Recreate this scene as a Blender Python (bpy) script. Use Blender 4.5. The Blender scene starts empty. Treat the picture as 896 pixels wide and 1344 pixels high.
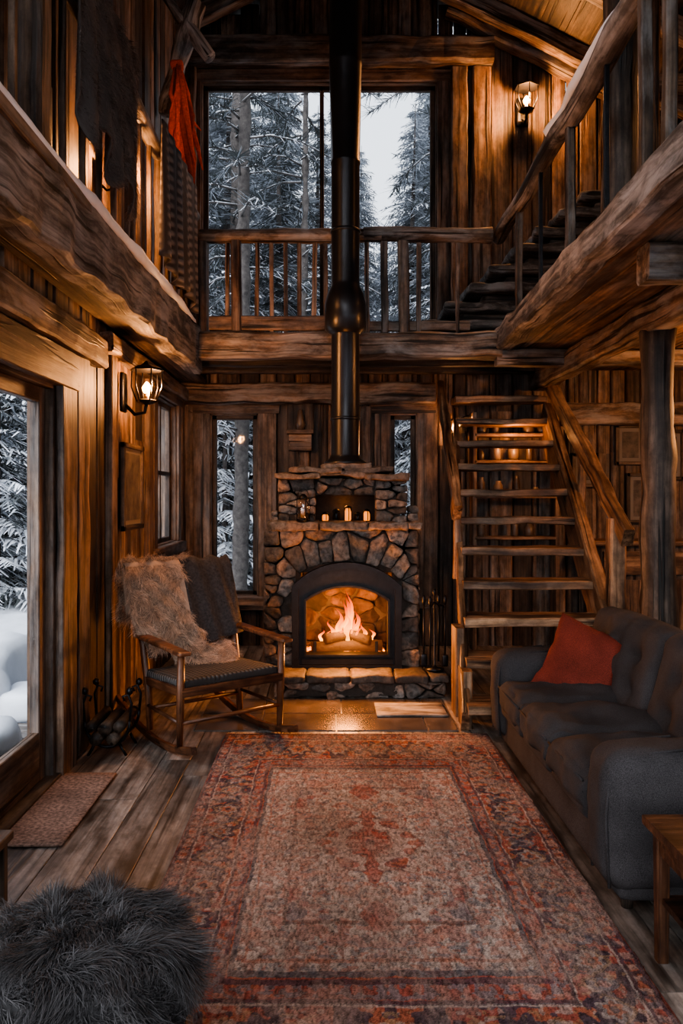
import bpy, math, random
import numpy as np
from mathutils import Vector, Matrix, noise, Euler
R = random.Random(11)
scene = bpy.context.scene
COL = scene.collection

# ------------------------------------------------------------ materials
def nm(name):
    m = bpy.data.materials.new(name); m.use_nodes = True
    nt = m.node_tree
    for n in list(nt.nodes): nt.nodes.remove(n)
    out = nt.nodes.new('ShaderNodeOutputMaterial')
    b = nt.nodes.new('ShaderNodeBsdfPrincipled')
    nt.links.new(b.outputs[0], out.inputs[0])
    return m, nt, b, out
def nd(nt, t, **k):
    n = nt.nodes.new(t)
    for a, v in k.items(): setattr(n, a, v)
    return n
def ramp(nt, fac, stops):
    r = nd(nt, 'ShaderNodeValToRGB')
    e = r.color_ramp.elements
    while len(e) < len(stops): e.new(0.5)
    for i, (p, c) in enumerate(stops):
        e[i].position = p; e[i].color = (*c, 1) if len(c) == 3 else c
    nt.links.new(fac, r.inputs[0]); return r
def noise_n(nt, vec, scale, detail=4, dist=0.0, rough=.5):
    n = nd(nt, 'ShaderNodeTexNoise')
    n.inputs['Scale'].default_value = scale; n.inputs['Detail'].default_value = detail
    n.inputs['Distortion'].default_value = dist; n.inputs['Roughness'].default_value = rough
    nt.links.new(vec, n.inputs['Vector']); return n
def mapping(nt, vec, sc):
    n = nd(nt, 'ShaderNodeMapping'); n.inputs['Scale'].default_value = sc
    nt.links.new(vec, n.inputs['Vector']); return n.outputs[0]
def mixc(nt, fac, a, b, mode='MIX'):
    n = nd(nt, 'ShaderNodeMix', data_type='RGBA', blend_type=mode)
    for s, v in ((n.inputs[0], fac), (n.inputs[6], a), (n.inputs[7], b)):
        if isinstance(v, (int, float)): s.default_value = v
        elif isinstance(v, tuple): s.default_value = (*v, 1)
        else: nt.links.new(v, s)
    return n.outputs[2]
def attr(nt, name):
    return nd(nt, 'ShaderNodeAttribute', attribute_name=name)
def bump(nt, h, b, strength=.4, dist=.01):
    n = nd(nt, 'ShaderNodeBump'); n.inputs['Strength'].default_value = strength
    n.inputs['Distance'].default_value = dist
    nt.links.new(h, n.inputs['Height']); nt.links.new(n.outputs[0], b.inputs['Normal'])

def wood(name, cd, cm, cl, rough=.6, bs=.5, sc=1.0, weather=0.0, crack=1.0):
    m, nt, b, o = nm(name)
    g = attr(nt, 'gc').outputs['Vector']
    f1 = noise_n(nt, mapping(nt, g, (.55*sc, 10*sc, 10*sc)), 2.0, 6, .35, .6)
    f2 = noise_n(nt, mapping(nt, g, (1.0, 3.0, 3.0)), 1.5, 4, .3, .6)
    f3 = noise_n(nt, mapping(nt, g, (.9*sc, 46*sc, 46*sc)), 1.0, 3, .2, .6)
    f6 = noise_n(nt, mapping(nt, g, (.7, 22, 22)), 1.0, 2, .1, .5)
    f4 = noise_n(nt, mapping(nt, g, (6, 10, 10)), 1.5, 6, 0, .7)
    c = ramp(nt, f1.outputs[0], [(.34, cd), (.49, cm), (.66, cl)]).outputs[0]
    d2 = ramp(nt, f2.outputs[0], [(.32, (.28, .26, .25)), (.5, (.9, .9, .9)), (.7, (1.35, 1.3, 1.25))]).outputs[0]
    c = mixc(nt, 1.0, c, d2, 'MULTIPLY')
    d3 = ramp(nt, f3.outputs[0], [(.32, (.4, .37, .35)), (.47, (1, 1, 1)), (.7, (1.15, 1.15, 1.15))]).outputs[0]
    c = mixc(nt, .8, c, d3, 'MULTIPLY')
    d6 = ramp(nt, f6.outputs[0], [(.345, (.06, .05, .04)), (.385, (1, 1, 1))]).outputs[0]
    c = mixc(nt, .95*crack, c, d6, 'MULTIPLY')
    d4 = ramp(nt, f4.outputs[0], [(.35, (.42, .4, .38)), (.6, (1.2, 1.2, 1.2))]).outputs[0]
    c = mixc(nt, .8, c, d4, 'MULTIPLY')
    v = nd(nt, 'ShaderNodeTexVoronoi'); v.inputs['Scale'].default_value = 1.0
    nt.links.new(mapping(nt, g, (1.4, 5, 5)), v.inputs['Vector'])
    k = ramp(nt, v.outputs['Distance'], [(.05, (.08, .06, .05)), (.14, (1, 1, 1))]).outputs[0]
    c = mixc(nt, .8, c, k, 'MULTIPLY')
    if weather:
        f5 = noise_n(nt, mapping(nt, g, (1.5, 5, 5)), 1.7, 7, .4, .65)
        wf = ramp(nt, f5.outputs[0], [(.46, (0, 0, 0)), (.62, (weather, weather, weather))]).outputs[0]
        wc = mixc(nt, 1.0, d3, (.3, .275, .26), 'MULTIPLY')
        wc = mixc(nt, .9, wc, d6, 'MULTIPLY')
        c = mixc(nt, wf, c, wc)
    t = attr(nt, 'tint').outputs['Fac']
    vm = nd(nt, 'ShaderNodeVectorMath', operation='SCALE')
    nt.links.new(c, vm.inputs[0]); nt.links.new(t, vm.inputs['Scale'])
    nt.links.new(vm.outputs[0], b.inputs['Base Color'])
    b.inputs['Roughness'].default_value = rough
    b.inputs['Specular IOR Level'].default_value = .35
    ad = nd(nt, 'ShaderNodeMath', operation='ADD')
    nt.links.new(f1.outputs[0], ad.inputs[0]); nt.links.new(d6, ad.inputs[1])
    bump(nt, ad.outputs[0], b, bs, .008)
    return m
W_WALL = wood('wall_wood', (.032, .018, .012), (.105, .062, .039), (.21, .132, .085), .58, .7, weather=.22)
W_DARK = wood('dark_wood', (.014, .01, .008), (.045, .031, .023), (.105, .075, .055), .6, .6)
W_GREY = wood('weathered_wood', (.024, .02, .018), (.085, .072, .063), (.23, .2, .18), .7, .7, weather=.75)
W_FLOOR = wood('floor_wood', (.1, .08, .067), (.21, .175, .152), (.33, .29, .26), .34, .3, crack=.5)
W_STAIR = wood('stair_wood', (.045, .023, .013), (.16, .09, .05), (.32, .2, .12), .45, .5)
W_CHAIR = wood('chair_wood', (.04, .015, .008), (.115, .045, .022), (.2, .088, .043), .38, .2, sc=2, crack=.3)
W_BEAM = wood('beam_wood', (.03, .018, .012), (.105, .066, .043), (.23, .158, .11), .6, .8, weather=.5)

def simple(name, col, rough=.6, metal=0, ns=0, amt=.3, bs=0, emis=None, es=0, ndist=.01, col2=None):
    m, nt, b, o = nm(name)
    b.inputs['Roughness'].default_value = rough; b.inputs['Metallic'].default_value = metal
    b.inputs['Base Color'].default_value = (*col, 1)
    t = attr(nt, 'tint').outputs['Fac']
    src = None
    if ns:
        tc = nd(nt, 'ShaderNodeTexCoord')
        n = noise_n(nt, tc.outputs['Object'], ns, 6, .3, .62)
        lo = tuple(c*(1-amt) for c in col); hi = tuple(c*(1+amt) for c in col)
        src = ramp(nt, n.outputs[0], [(.3, lo), (.7, hi)]).outputs[0]
        if col2:
            n2 = noise_n(nt, tc.outputs['Object'], 5.5, 2)
            f = ramp(nt, n2.outputs[0], [(.42, (0, 0, 0)), (.58, (1, 1, 1))]).outputs[0]
            src2 = ramp(nt, n.outputs[0], [(.3, tuple(c*(1-amt) for c in col2)), (.7, tuple(c*(1+amt) for c in col2))]).outputs[0]
            src = mixc(nt, f, src, src2)
        if bs: bump(nt, n.outputs[0], b, bs, ndist)
    vm = nd(nt, 'ShaderNodeVectorMath', operation='SCALE')
    if src: nt.links.new(src, vm.inputs[0])
    else: vm.inputs[0].default_value = col
    nt.links.new(t, vm.inputs['Scale']); nt.links.new(vm.outputs[0], b.inputs['Base Color'])
    if emis:
        b.inputs['Emission Color'].default_value = (*emis, 1); b.inputs['Emission Strength'].default_value = es
    return m
IRON = simple('black_iron', (.012, .012, .014), .38, .7, 30, .4, .1)
PIPE = simple('stove_pipe_metal', (.02, .021, .024), .32, .5, 6, .3, .03)
STONE = simple('field_stone', (.115, .076, .055), .78, 0, 26, .8, 1.0, col2=(.08, .07, .063))
MORTAR = simple('mortar', (.04, .03, .024), .95, 0, 40, .4, .5)
SLATE = simple('slate_tile', (.07, .056, .048), .2, 0, 7, .45, .12)
SNOW = simple('snow', (.72, .75, .8), .7, 0, 6, .08, .4)
FIREBRICK = simple('fire_brick', (.026, .013, .008), .9, 0, 14, .8, .6)
CHAR = simple('charred_log', (.016, .01, .007), .9, 0, 25, .7, .8, (1, .2, .02), .08)
BULB = simple('bulb_glow', (1, .6, .25), .5, emis=(1, .45, .12), es=22)
AMBER = simple('amber_glow', (.4, .12, .03), .4, 0, emis=(1, .27, .035), es=1.5)
WAX = simple('candle_wax', (.25, .13, .06), .5, emis=(1, .3, .05), es=.12)
BARK = simple('bark', (.055, .048, .044), .9, 0, 14, .6, 1)
FUR_D = simple('dark_fur', (.055, .052, .053), .75)
FUR_L = simple('sheepskin_fur', (.48, .345, .26), .8)
HIDE = simple('hide_fur', (.14, .11, .095), .85)
BLANKET = simple('knit_blanket', (.04, .037, .04), .9, 0, 60, .6, .8)
PAPER = simple('print_paper', (.12, .095, .075), .7, 0, 9, .8)
MATBOARD = simple('mat_board', (.3, .26, .22), .8)
CERAMIC = simple('jar_ceramic', (.1, .07, .05), .35, 0, 8, .4)
REDCLOTH = simple('red_cloth', (.42, .06, .02), .85, 0, 40, .35, .5)

def fabric(name, col, rough=.9, sc=350, sheen=0.0):
    m, nt, b, o = nm(name)
    tc = nd(nt, 'ShaderNodeTexCoord')
    n1 = noise_n(nt, tc.outputs['Object'], sc, 2); n2 = noise_n(nt, tc.outputs['Object'], 5, 4)
    c = ramp(nt, n1.outputs[0], [(.3, tuple(x*.5 for x in col)), (.7, tuple(x*1.6 for x in col))]).outputs[0]
    d = ramp(nt, n2.outputs[0], [(.3, (.7, .7, .7)), (.7, (1.25, 1.25, 1.25))]).outputs[0]
    c = mixc(nt, 1, c, d, 'MULTIPLY')
    nt.links.new(c, b.inputs['Base Color']); b.inputs['Roughness'].default_value = rough
    b.inputs['Sheen Weight'].default_value = sheen; b.inputs['Specular IOR Level'].default_value = .2
    bump(nt, n1.outputs[0], b, .4, .003)
    return m
SOFA = fabric('charcoal_fabric', (.034, .031, .032))
PILLOW = fabric('red_cushion_fabric', (.13, .024, .015))
def woven(name='woven_seat', c0=(.02, .018, .018), c1=(.1, .09, .085), s1=11, s2=11, d1='X', d2='Y'):
    m, nt, b, o = nm(name)
    tc = nd(nt, 'ShaderNodeTexCoord')
    w1 = nd(nt, 'ShaderNodeTexWave', wave_type='BANDS', bands_direction=d1); w1.inputs['Scale'].default_value = s1
    w2 = nd(nt, 'ShaderNodeTexWave', wave_type='BANDS', bands_direction=d2); w2.inputs['Scale'].default_value = s2
    for w in (w1, w2): w.inputs['Distortion'].default_value = .6; nt.links.new(tc.outputs['Object'], w.inputs['Vector'])
    mu = nd(nt, 'ShaderNodeMath', operation='MULTIPLY'); nt.links.new(w1.outputs['Fac'], mu.inputs[0]); nt.links.new(w2.outputs['Fac'], mu.inputs[1])
    c = ramp(nt, mu.outputs[0], [(.1, c0), (.6, c1)]).outputs[0]
    nt.links.new(c, b.inputs['Base Color']); b.inputs['Roughness'].default_value = .8; bump(nt, mu.outputs[0], b, .8, .01); return m
SEATC = woven()
STRIPE = woven('striped_wool', (.035, .03, .03), (.16, .135, .12), 2.5, 5, 'Y', 'Z')

def glassm(name, alpha=.08):
    m, nt, b, o = nm(name); nt.nodes.remove(b)
    t = nd(nt, 'ShaderNodeBsdfTransparent'); g = nd(nt, 'ShaderNodeBsdfGlossy')
    g.inputs['Roughness'].default_value = .03; t.inputs[0].default_value = (.95, .96, .97, 1)
    mx = nd(nt, 'ShaderNodeMixShader'); mx.inputs[0].default_value = alpha
    nt.links.new(t.outputs[0], mx.inputs[1]); nt.links.new(g.outputs[0], mx.inputs[2])
    nt.links.new(mx.outputs[0], o.inputs[0]); return m
GLASS = glassm('window_glass', .004)
JARGLASS = glassm('jar_glass', .2)

def flame_mat():
    m, nt, b, o = nm('flame'); nt.nodes.remove(b)
    g = attr(nt, 'gc').outputs['Vector']
    s = nd(nt, 'ShaderNodeSeparateXYZ'); nt.links.new(g, s.inputs[0])
    c = ramp(nt, s.outputs[0], [(0, (1, .4, .06)), (.35, (1, .27, .03)), (.75, (1, .1, .008)), (1, (.7, .03, .001))]).outputs[0]
    st = ramp(nt, s.outputs[0], [(0, (1, 1, 1)), (.5, (.55, .55, .55)), (1, (.12, .12, .12))]).outputs[0]
    ml = nd(nt, 'ShaderNodeMath', operation='MULTIPLY'); nt.links.new(st, ml.inputs[0]); ml.inputs[1].default_value = 9
    e = nd(nt, 'ShaderNodeEmission'); nt.links.new(c, e.inputs[0]); nt.links.new(ml.outputs[0], e.inputs[1])
    t = nd(nt, 'ShaderNodeBsdfTransparent')
    al = ramp(nt, s.outputs[0], [(0, (.15, .15, .15)), (.3, (.6, .6, .6)), (.7, (.45, .45, .45)), (1, (.03, .03, .03))]).outputs[0]
    mx = nd(nt, 'ShaderNodeMixShader'); nt.links.new(al, mx.inputs[0])
    nt.links.new(t.outputs[0], mx.inputs[1]); nt.links.new(e.outputs[0], mx.inputs[2])
    nt.links.new(mx.outputs[0], o.inputs[0]); return m
FLAME = flame_mat()
def ember():
    m, nt, b, o = nm('embers')
    tc = nd(nt, 'ShaderNodeTexCoord'); n = noise_n(nt, tc.outputs['Object'], 28, 3)
    c = ramp(nt, n.outputs[0], [(.42, (0.02, .004, 0)), (.55, (1, .2, .02)), (.7, (1, .5, .1))]).outputs[0]
    b.inputs['Base Color'].default_value = (.02, .015, .012, 1)
    nt.links.new(c, b.inputs['Emission Color']); b.inputs['Emission Strength'].default_value = 4
    return m
EMBER = ember()

def tree_mat(name, dk, md):
    m, nt, b, o = nm(name)
    t = attr(nt, 'tint').outputs['Fac']
    g = nd(nt, 'ShaderNodeNewGeometry'); s = nd(nt, 'ShaderNodeSeparateXYZ')
    nt.links.new(g.outputs['Normal'], s.inputs[0])
    ad = nd(nt, 'ShaderNodeMath', operation='MULTIPLY_ADD')
    nt.links.new(s.outputs[2], ad.inputs[0]); ad.inputs[1].default_value = .3; nt.links.new(t, ad.inputs[2])
    c = ramp(nt, ad.outputs[0], [(.2, dk), (.45, md), (.62, (.45, .48, .52)), (.9, (.78, .81, .86))]).outputs[0]
    nt.links.new(c, b.inputs['Base Color']); b.inputs['Roughness'].default_value = .8
    return m
NEEDLE = tree_mat('snowy_needles', (.035, .04, .038), (.085, .095, .093))
NEEDLE_HAZE = tree_mat('hazed_needles', (.12, .13, .138), (.22, .235, .25))  # paler, bluer copy for far trees: atmospheric haze put into the colour

# ------------------------------------------------------------ mesh builder
class MB:
    def __init__(s):
        s.v = []; s.f = []; s.g = []; s.t = []; s.m = []; s.s = []; s.mats = []
    def mi(s, m):
        if m not in s.mats: s.mats.append(m)
        return s.mats.index(m)
    def add(s, vs, fs, gs, tint, m, smooth=False):
        o = len(s.v); s.v += [tuple(v) for v in vs]; s.g += [tuple(g) for g in gs]
        s.t += tint if isinstance(tint, list) else [tint]*len(vs)
        k = s.mi(m)
        for f in fs: s.f.append(tuple(i+o for i in f)); s.m.append(k); s.s.append(smooth)
    def beam(s, p0, p1, w, h, m, up=(0, 0, 1), rough=0, ch=.12, seg=1, tint=None, w1=None):
        p0 = Vector(p0); p1 = Vector(p1); d = p1-p0; L = d.length; d = d/L
        u = Vector(up)
        if abs(d.dot(u)) > .95: u = Vector((0, 1, 0))
        sd = d.cross(u).normalized(); u = sd.cross(d).normalized()
        c = min(w, h)*ch; a, b = w/2, h/2
        sec = [(-a+c, -b), (a-c, -b), (a, -b+c), (a, b-c), (a-c, b), (-a+c, b), (-a, b-c), (-a, -b+c)]
        off = Vector((R.uniform(0, 50), R.uniform(0, 50), R.uniform(0, 50)))
        vs = []; gs = []
        if rough and seg == 1: seg = max(2, int(L/.12))
        for i in range(seg+1):
            t = i/seg; k = 1 if w1 is None else 1+(w1/w-1)*t
            for (x, y) in sec:
                p = p0+d*(L*t)+sd*(x*k)+u*y
                if rough:
                    n = noise.noise_vector(p*3.5+off)*rough*1.3+noise.noise_vector(p*11+off)*rough*.8
                    p = p+sd*n.x+u*n.y
                vs.append(p); gs.append((off.x+L*t, off.y+x*k, off.z+y))
        fs = []
        for i in range(seg):
            for j in range(8):
                k = (j+1) % 8; fs.append((i*8+j, i*8+k, (i+1)*8+k, (i+1)*8+j))
        fs = [tuple(reversed(f)) for f in fs]
        fs.append(tuple(range(8))); fs.append(tuple(reversed(range(seg*8, seg*8+8))))
        fs = [tuple(reversed(f)) for f in fs]
        s.add(vs, fs, gs, R.uniform(.72, 1.25) if tint is None else tint, m)
    def box(s, x0, x1, y0, y1, z0, z1, m, rough=0, ch=.1, tint=None, seg=1):
        sx, sy, sz = x1-x0, y1-y0, z1-z0; cx, cy, cz = (x0+x1)/2, (y0+y1)/2, (z0+z1)/2
        if sx >= sy and sx >= sz: s.beam((x0, cy, cz), (x1, cy, cz), sy, sz, m, rough=rough, ch=ch, tint=tint, seg=seg)
        elif sy >= sz: s.beam((cx, y0, cz), (cx, y1, cz), sx, sz, m, rough=rough, ch=ch, tint=tint, seg=seg)
        else: s.beam((cx, cy, z0), (cx, cy, z1), sx, sy, m, up=(0, 1, 0), rough=rough, ch=ch, tint=tint, seg=seg)
    def tube(s, pts, rad, m, n=10, rough=0, tint=None, smooth=True, flat=1.0):
        pts = [Vector(p) for p in pts]; N = len(pts)
        if not isinstance(rad, (list, tuple)): rad = [rad]*N
        off = Vector((R.uniform(0, 50), R.uniform(0, 50), R.uniform(0, 50)))
        vs = []; gs = []; acc = 0; prev = None
        for i, p in enumerate(pts):
            d = (pts[min(i+1, N-1)]-pts[max(i-1, 0)]).normalized()
            if prev is None:
                u = Vector((0, 0, 1)) if abs(d.z) < .9 else Vector((0, 1, 0))
            else: u = prev
            sd = d.cross(u).normalized(); u = sd.cross(d).normalized(); prev = u
            if i: acc += (p-pts[i-1]).length
            for j in range(n):
                a = 2*math.pi*j/n; r = rad[i]
                q = p+sd*(math.cos(a)*r)+u*(math.sin(a)*r*flat)
                if rough:
                    k = noise.noise(q*4+off)*rough+noise.noise(q*13+off)*rough*.5
                    q = q+(q-p).normalized()*k
                vs.append(q); gs.append((off.x+acc, off.y+math.cos(a)*r, off.z+math.sin(a)*r))
        fs = []
        for i in range(N-1):
            for j in range(n):
                k = (j+1) % n; fs.append((i*n+j, i*n+k, (i+1)*n+k, (i+1)*n+j))
        fs.append(tuple(reversed(range(n)))); fs.append(tuple(range((N-1)*n, N*n)))
        s.add(vs, fs, gs, R.uniform(.8, 1.2) if tint is None else tint, m, smooth)
    def log(s, p0, p1, r0, r1, m, rough=.015, n=14, tint=None):
        p0 = Vector(p0); p1 = Vector(p1); k = max(3, int((p1-p0).length/.1))
        s.tube([p0.lerp(p1, i/k) for i in range(k+1)], [r0+(r1-r0)*i/k for i in range(k+1)], m, n, rough, tint)
    def lathe(s, c, prof, m, n=16, tint=1.0, smooth=True):
        vs = []; gs = []
        for (r, z) in prof:
            for j in range(n):
                a = 2*math.pi*j/n
                p = (c[0]+r*math.cos(a), c[1]+r*math.sin(a), c[2]+z); vs.append(p); gs.append((z, r, a))
        fs = []
        for i in range(len(prof)-1):
            for j in range(n):
                k = (j+1) % n; fs.append((i*n+j, i*n+k, (i+1)*n+k, (i+1)*n+j))
        fs.append(tuple(reversed(range(n)))); fs.append(tuple(range((len(prof)-1)*n, len(prof)*n)))
        s.add(vs, fs, gs, tint, m, smooth)
    def rbox(s, c, size, r, m, n=8, puff=(0, 0, 0), rot=None, nz=0, nsc=4, tint=1.0, smooth=True, fn=None):
        hx, hy, hz = [q/2 for q in size]; H = Vector((hx, hy, hz)); keys = {}; vs = []; fs = []
        off = Vector((R.uniform(0, 50), R.uniform(0, 50), R.uniform(0, 50)))
        M = Matrix.Rotation(0, 3, 'Z') if rot is None else Euler(rot).to_matrix()
        C = Vector(c)
        def vid(a):
            k = tuple(int(round(q*1000)) for q in a)
            if k in keys: return keys[k]
            a = [math.sin(q*math.pi/2)*.55+q*.45 for q in a]
            p = Vector((a[0]*hx, a[1]*hy, a[2]*hz))
            q = Vector([max(-(H[i]-r), min(H[i]-r, p[i])) for i in range(3)])
            dd = p-q
            if dd.length > 1e-9: p = q+dd.normalized()*r
            for i in range(3):
                j, l = (i+1) % 3, (i+2) % 3
                p[i] += puff[i]*a[i]*(1-a[j]**2)*(1-a[l]**2)
            if fn: p = fn(p, a)
            if nz: p = p+noise.noise_vector(p*nsc+off)*nz+noise.noise_vector(p*nsc*2.7+off)*nz*.5
            keys[k] = len(vs); vs.append(M @ p + C); return keys[k]
        for ax in range(3):
            for sg in (-1, 1):
                b1, b2 = (ax+1) % 3, (ax+2) % 3
                for i in range(n):
                    for j in range(n):
                        q = []
                        for (di, dj) in ((0, 0), (1, 0), (1, 1), (0, 1)):
                            a = [0, 0, 0]; a[ax] = sg; a[b1] = -1+2*(i+di)/n; a[b2] = -1+2*(j+dj)/n; q.append(vid(a))
                        fs.append(tuple(q) if sg > 0 else tuple(reversed(q)))
        s.add(vs, fs, [v+off for v in vs], tint, m, smooth)
    def obj(s, name, parent=None, loc=None, rz=0):
        me = bpy.data.meshes.new(name); me.from_pydata(s.v, [], s.f)
        for m in s.mats: me.materials.append(m)
        me.polygons.foreach_set('material_index', s.m); me.polygons.foreach_set('use_smooth', s.s)
        a = me.attributes.new('gc', 'FLOAT_VECTOR', 'POINT'); a.data.foreach_set('vector', np.array(s.g, dtype=np.float32).ravel())
        a = me.attributes.new('tint', 'FLOAT', 'POINT'); a.data.foreach_set('value', np.array(s.t, dtype=np.float32))
        me.update()
        o = bpy.data.objects.new(name, me); COL.objects.link(o)
        if parent: o.parent = parent
        if loc: o.location = loc
        o.rotation_euler = (0, 0, rz)
        return o
def empty(name, loc=(0, 0, 0), rz=0):
    o = bpy.data.objects.new(name, None); o.location = loc; o.rotation_euler = (0, 0, rz); COL.objects.link(o); return o
def plight(name, loc, e, col, r=.05, parent=None):
    l = bpy.data.lights.new(name, 'POINT'); l.energy = e; l.color = col; l.shadow_soft_size = r
    o = bpy.data.objects.new(name, l); o.location = loc; COL.objects.link(o)
    if parent: o.parent = parent
    return o

# ------------------------------------------------------------ room
XL, XR, YB, YF = -1.46, 3.6, 7.6, -1.4
RX, RZ, SL = .2, 6.9, .5
def roofz(x): return RZ-abs(x-RX)*SL

def plank_wall(name, axis, c, out, u0, u1, openings, bw, ztop, mat=W_WALL):
    mb = MB()
    br = [u0]; u = u0
    while u < u1:
        u += bw*R.uniform(.7, 1.3); br.append(min(u, u1))
    for o in openings:
        br = [b for b in br if not (abs(b-o[0]) < .04 or abs(b-o[1]) < .04)] + [o[0], o[1]]
    br = sorted(set([u0]+[b for b in br if u0 <= b <= u1]+[u1]))
    def put(a, b, za, zb, d0, d1, m, ch, tint):
        if zb-za < .02 or b-a < .01: return
        if axis == 'x': mb.box(min(c+out*d0, c+out*d1), max(c+out*d0, c+out*d1), a, b, za, zb, m, ch=ch, tint=tint)
        else: mb.box(a, b, min(c+out*d0, c+out*d1), max(c+out*d0, c+out*d1), za, zb, m, ch=ch, tint=tint)
    def cuts(a, b, zt):
        iv = [(0, zt)]
        for o in openings:
            if o[0] < (a+b)/2 < o[1]:
                nv = []
                for (p, q) in iv:
                    if o[3] <= p or o[2] >= q: nv.append((p, q)); continue
                    if o[2] > p: nv.append((p, o[2]))
                    if o[3] < q: nv.append((o[3], q))
                iv = nv
        return iv
    for a, b in zip(br[:-1], br[1:]):
        zt = ztop((a+b)/2)
        for (p, q) in cuts(a, b, zt):
            zs = [p]
            if q-p > 3.5: zs.append(p+R.uniform(1.4, 2.6))
            zs.append(q)
            for z0, z1 in zip(zs[:-1], zs[1:]):
                put(a+.004, b-.004, z0, z1, -R.uniform(0, .016), .035, mat, .3, R.choice([.35, .55, .75, .95, 1.15, 1.4]))
    bb = sorted(set([u0, u1]+[o[0] for o in openings]+[o[1] for o in openings]))
    for a, b in zip(bb[:-1], bb[1:]):
        n = max(1, int((b-a)/1.0))
        for i in range(n):
            aa = a+(b-a)*i/n; b2 = a+(b-a)*(i+1)/n
            for (p, q) in cuts(aa, b2, ztop((aa+b2)/2)): put(aa, b2, p, q, .033, .12, W_DARK, .0, .3)
    return mb.obj(name)

UW = (-1.27, 1.1, 3.05, 5.62)
LW1 = (-1.18, -.68, .48, 2.32)
LW2 = (.6, .9, .48, 2.32)
plank_wall('wall_back', 'y', YB, 1, XL, XR, [UW, LW1, LW2], .18, lambda u: roofz(u)-.02)
LD = (2.75, 4.04, .02, 2.1)
LWN = (6.35, 7.25, 1.05, 2.36)
plank_wall('wall_left', 'x', XL, -1, YF, YB, [LD, LWN, (-.6, 1.6, .5, 2.2), (-.8, 2.2, 3.4, 5.2)], .18, lambda u: roofz(XL)-.02)
plank_wall('wall_right', 'x', XR, 1, YF, YB, [(1.0, 3.0, .6, 2.2)], .22, lambda u: roofz(XR)-.02)
plank_wall('wall_front', 'y', YF, -1, XL, XR, [(-1.2, 3.2, .3, 2.5), (-1.1, 2.9, 3.0, 5.0)], .22, lambda u: roofz(u)-.02)

# floor
mb = MB()
x = XL-.1
while x < XR+.1:
    w = R.uniform(.16, .24); y = YF-R.uniform(0, 1.5)
    while y < YB:
        L = R.uniform(1.3, 2.6)
        mb.beam((x+w/2, max(y, YF-.1)+.002, -.02), (x+w/2, min(y+L, YB+.1)-.002, -.02), w-.004, .04, W_FLOOR, ch=.02, tint=R.choice([.55, .7, .8, .9, 1.0, 1.15]))
        y += L
        if min(y, YB) >= YB: break
    x += w
mb.box(XL-.1, XR+.1, YF-.1, YB+.1, -.2, -.042, MORTAR, ch=0, tint=.2)
mb.obj('floor')

# roof
mb = MB()
for sgn, xe in ((-1, XL-.25), (1, XR+.25)):
    n = int(abs(xe-RX)/.22)
    for i in range(n):
        xa = RX+(xe-RX)*i/n; xb = RX+(xe-RX)*(i+1)/n
        p = Vector(((xa+xb)/2, YF-.2, roofz((xa+xb)/2)+.03)); q = p.copy(); q.y = YB+.3
        nrm = Vector((sgn*SL, 0, 1)).normalized()
        mb.beam(p, q, abs(xb-xa)*math.sqrt(1+SL*SL), .04, W_DARK, up=nrm, tint=R.uniform(.5, 1.1))
mb.obj('ceiling')
mb = MB()
y = YB-.3
while y > 1:
    for sgn, xe in ((-1, XL), (1, XR)):
        mb.beam((RX, y, RZ-.08), (xe, y, roofz(xe)-.08), .12, .18, W_BEAM, rough=.008, tint=.9)
    y -= .85
mb.beam((RX, YF, RZ-.22), (RX, YB, RZ-.22), .16, .24, W_DARK, rough=.01)
mb.obj('roof_rafters')
mb = MB()
mb.beam((XL+.02, YB-.1, 5.86), (1.62, YB-.1, 5.86), .18, .26, W_BEAM, rough=.014, tint=.8)
mb.beam((1.2, YB-.12, 6.3), (3.4, YB-.12, 5.15), .14, .2, W_BEAM, rough=.014, tint=.9)
mb.obj('trim_1')
mb = MB()
mb.beam((XL+.02, YB-.1, 2.5), (1.05, YB-.1, 2.5), .16, .2, W_BEAM, rough=.012, tint=1)
mb.beam((2.3, YB-.1, 2.3), (XR, YB-.1, 2.3), .14, .22, W_BEAM, rough=.012, tint=1.2)
mb.obj('trim_2')
mb = MB()
for (xx, w) in ((1.3, .16), (1.52, .18), (-1.36, .12)):
    mb.beam((xx, YB-.06, 2.98), (xx, YB-.06, 5.72), w, .1, W_WALL, rough=.008, tint=1.1)
mb.obj('trim_3')
mb = MB()
for xx, w in ((-.34, .1), (.38, .12), (1.02, .14), (-1.38, .1)):
    mb.beam((xx, YB-.03, .02), (xx, YB-.03, 2.38), w, .05, W_WALL, rough=.005, tint=.9)
for yy, w in ((4.42, .2), (5.05, .12), (6.1, .14), (7.45, .12)):
    mb.beam((XL+.025, yy, .02), (XL+.025, yy, 2.5), .05, w, W_WALL, up=(0, 1, 0), rough=.005, tint=R.uniform(.8, 1.2))
mb.beam((XL+.05, 1.0, 2.38), (XL+.05, 4.72, 2.38), .1, .17, W_BEAM, rough=.01, tint=1.1)
mb.beam((XL+.05, 4.85, 2.48), (XL+.05, 7.5, 2.48), .1, .12, W_BEAM, rough=.01, tint=.9)
mb.obj('trim_4')

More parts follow.
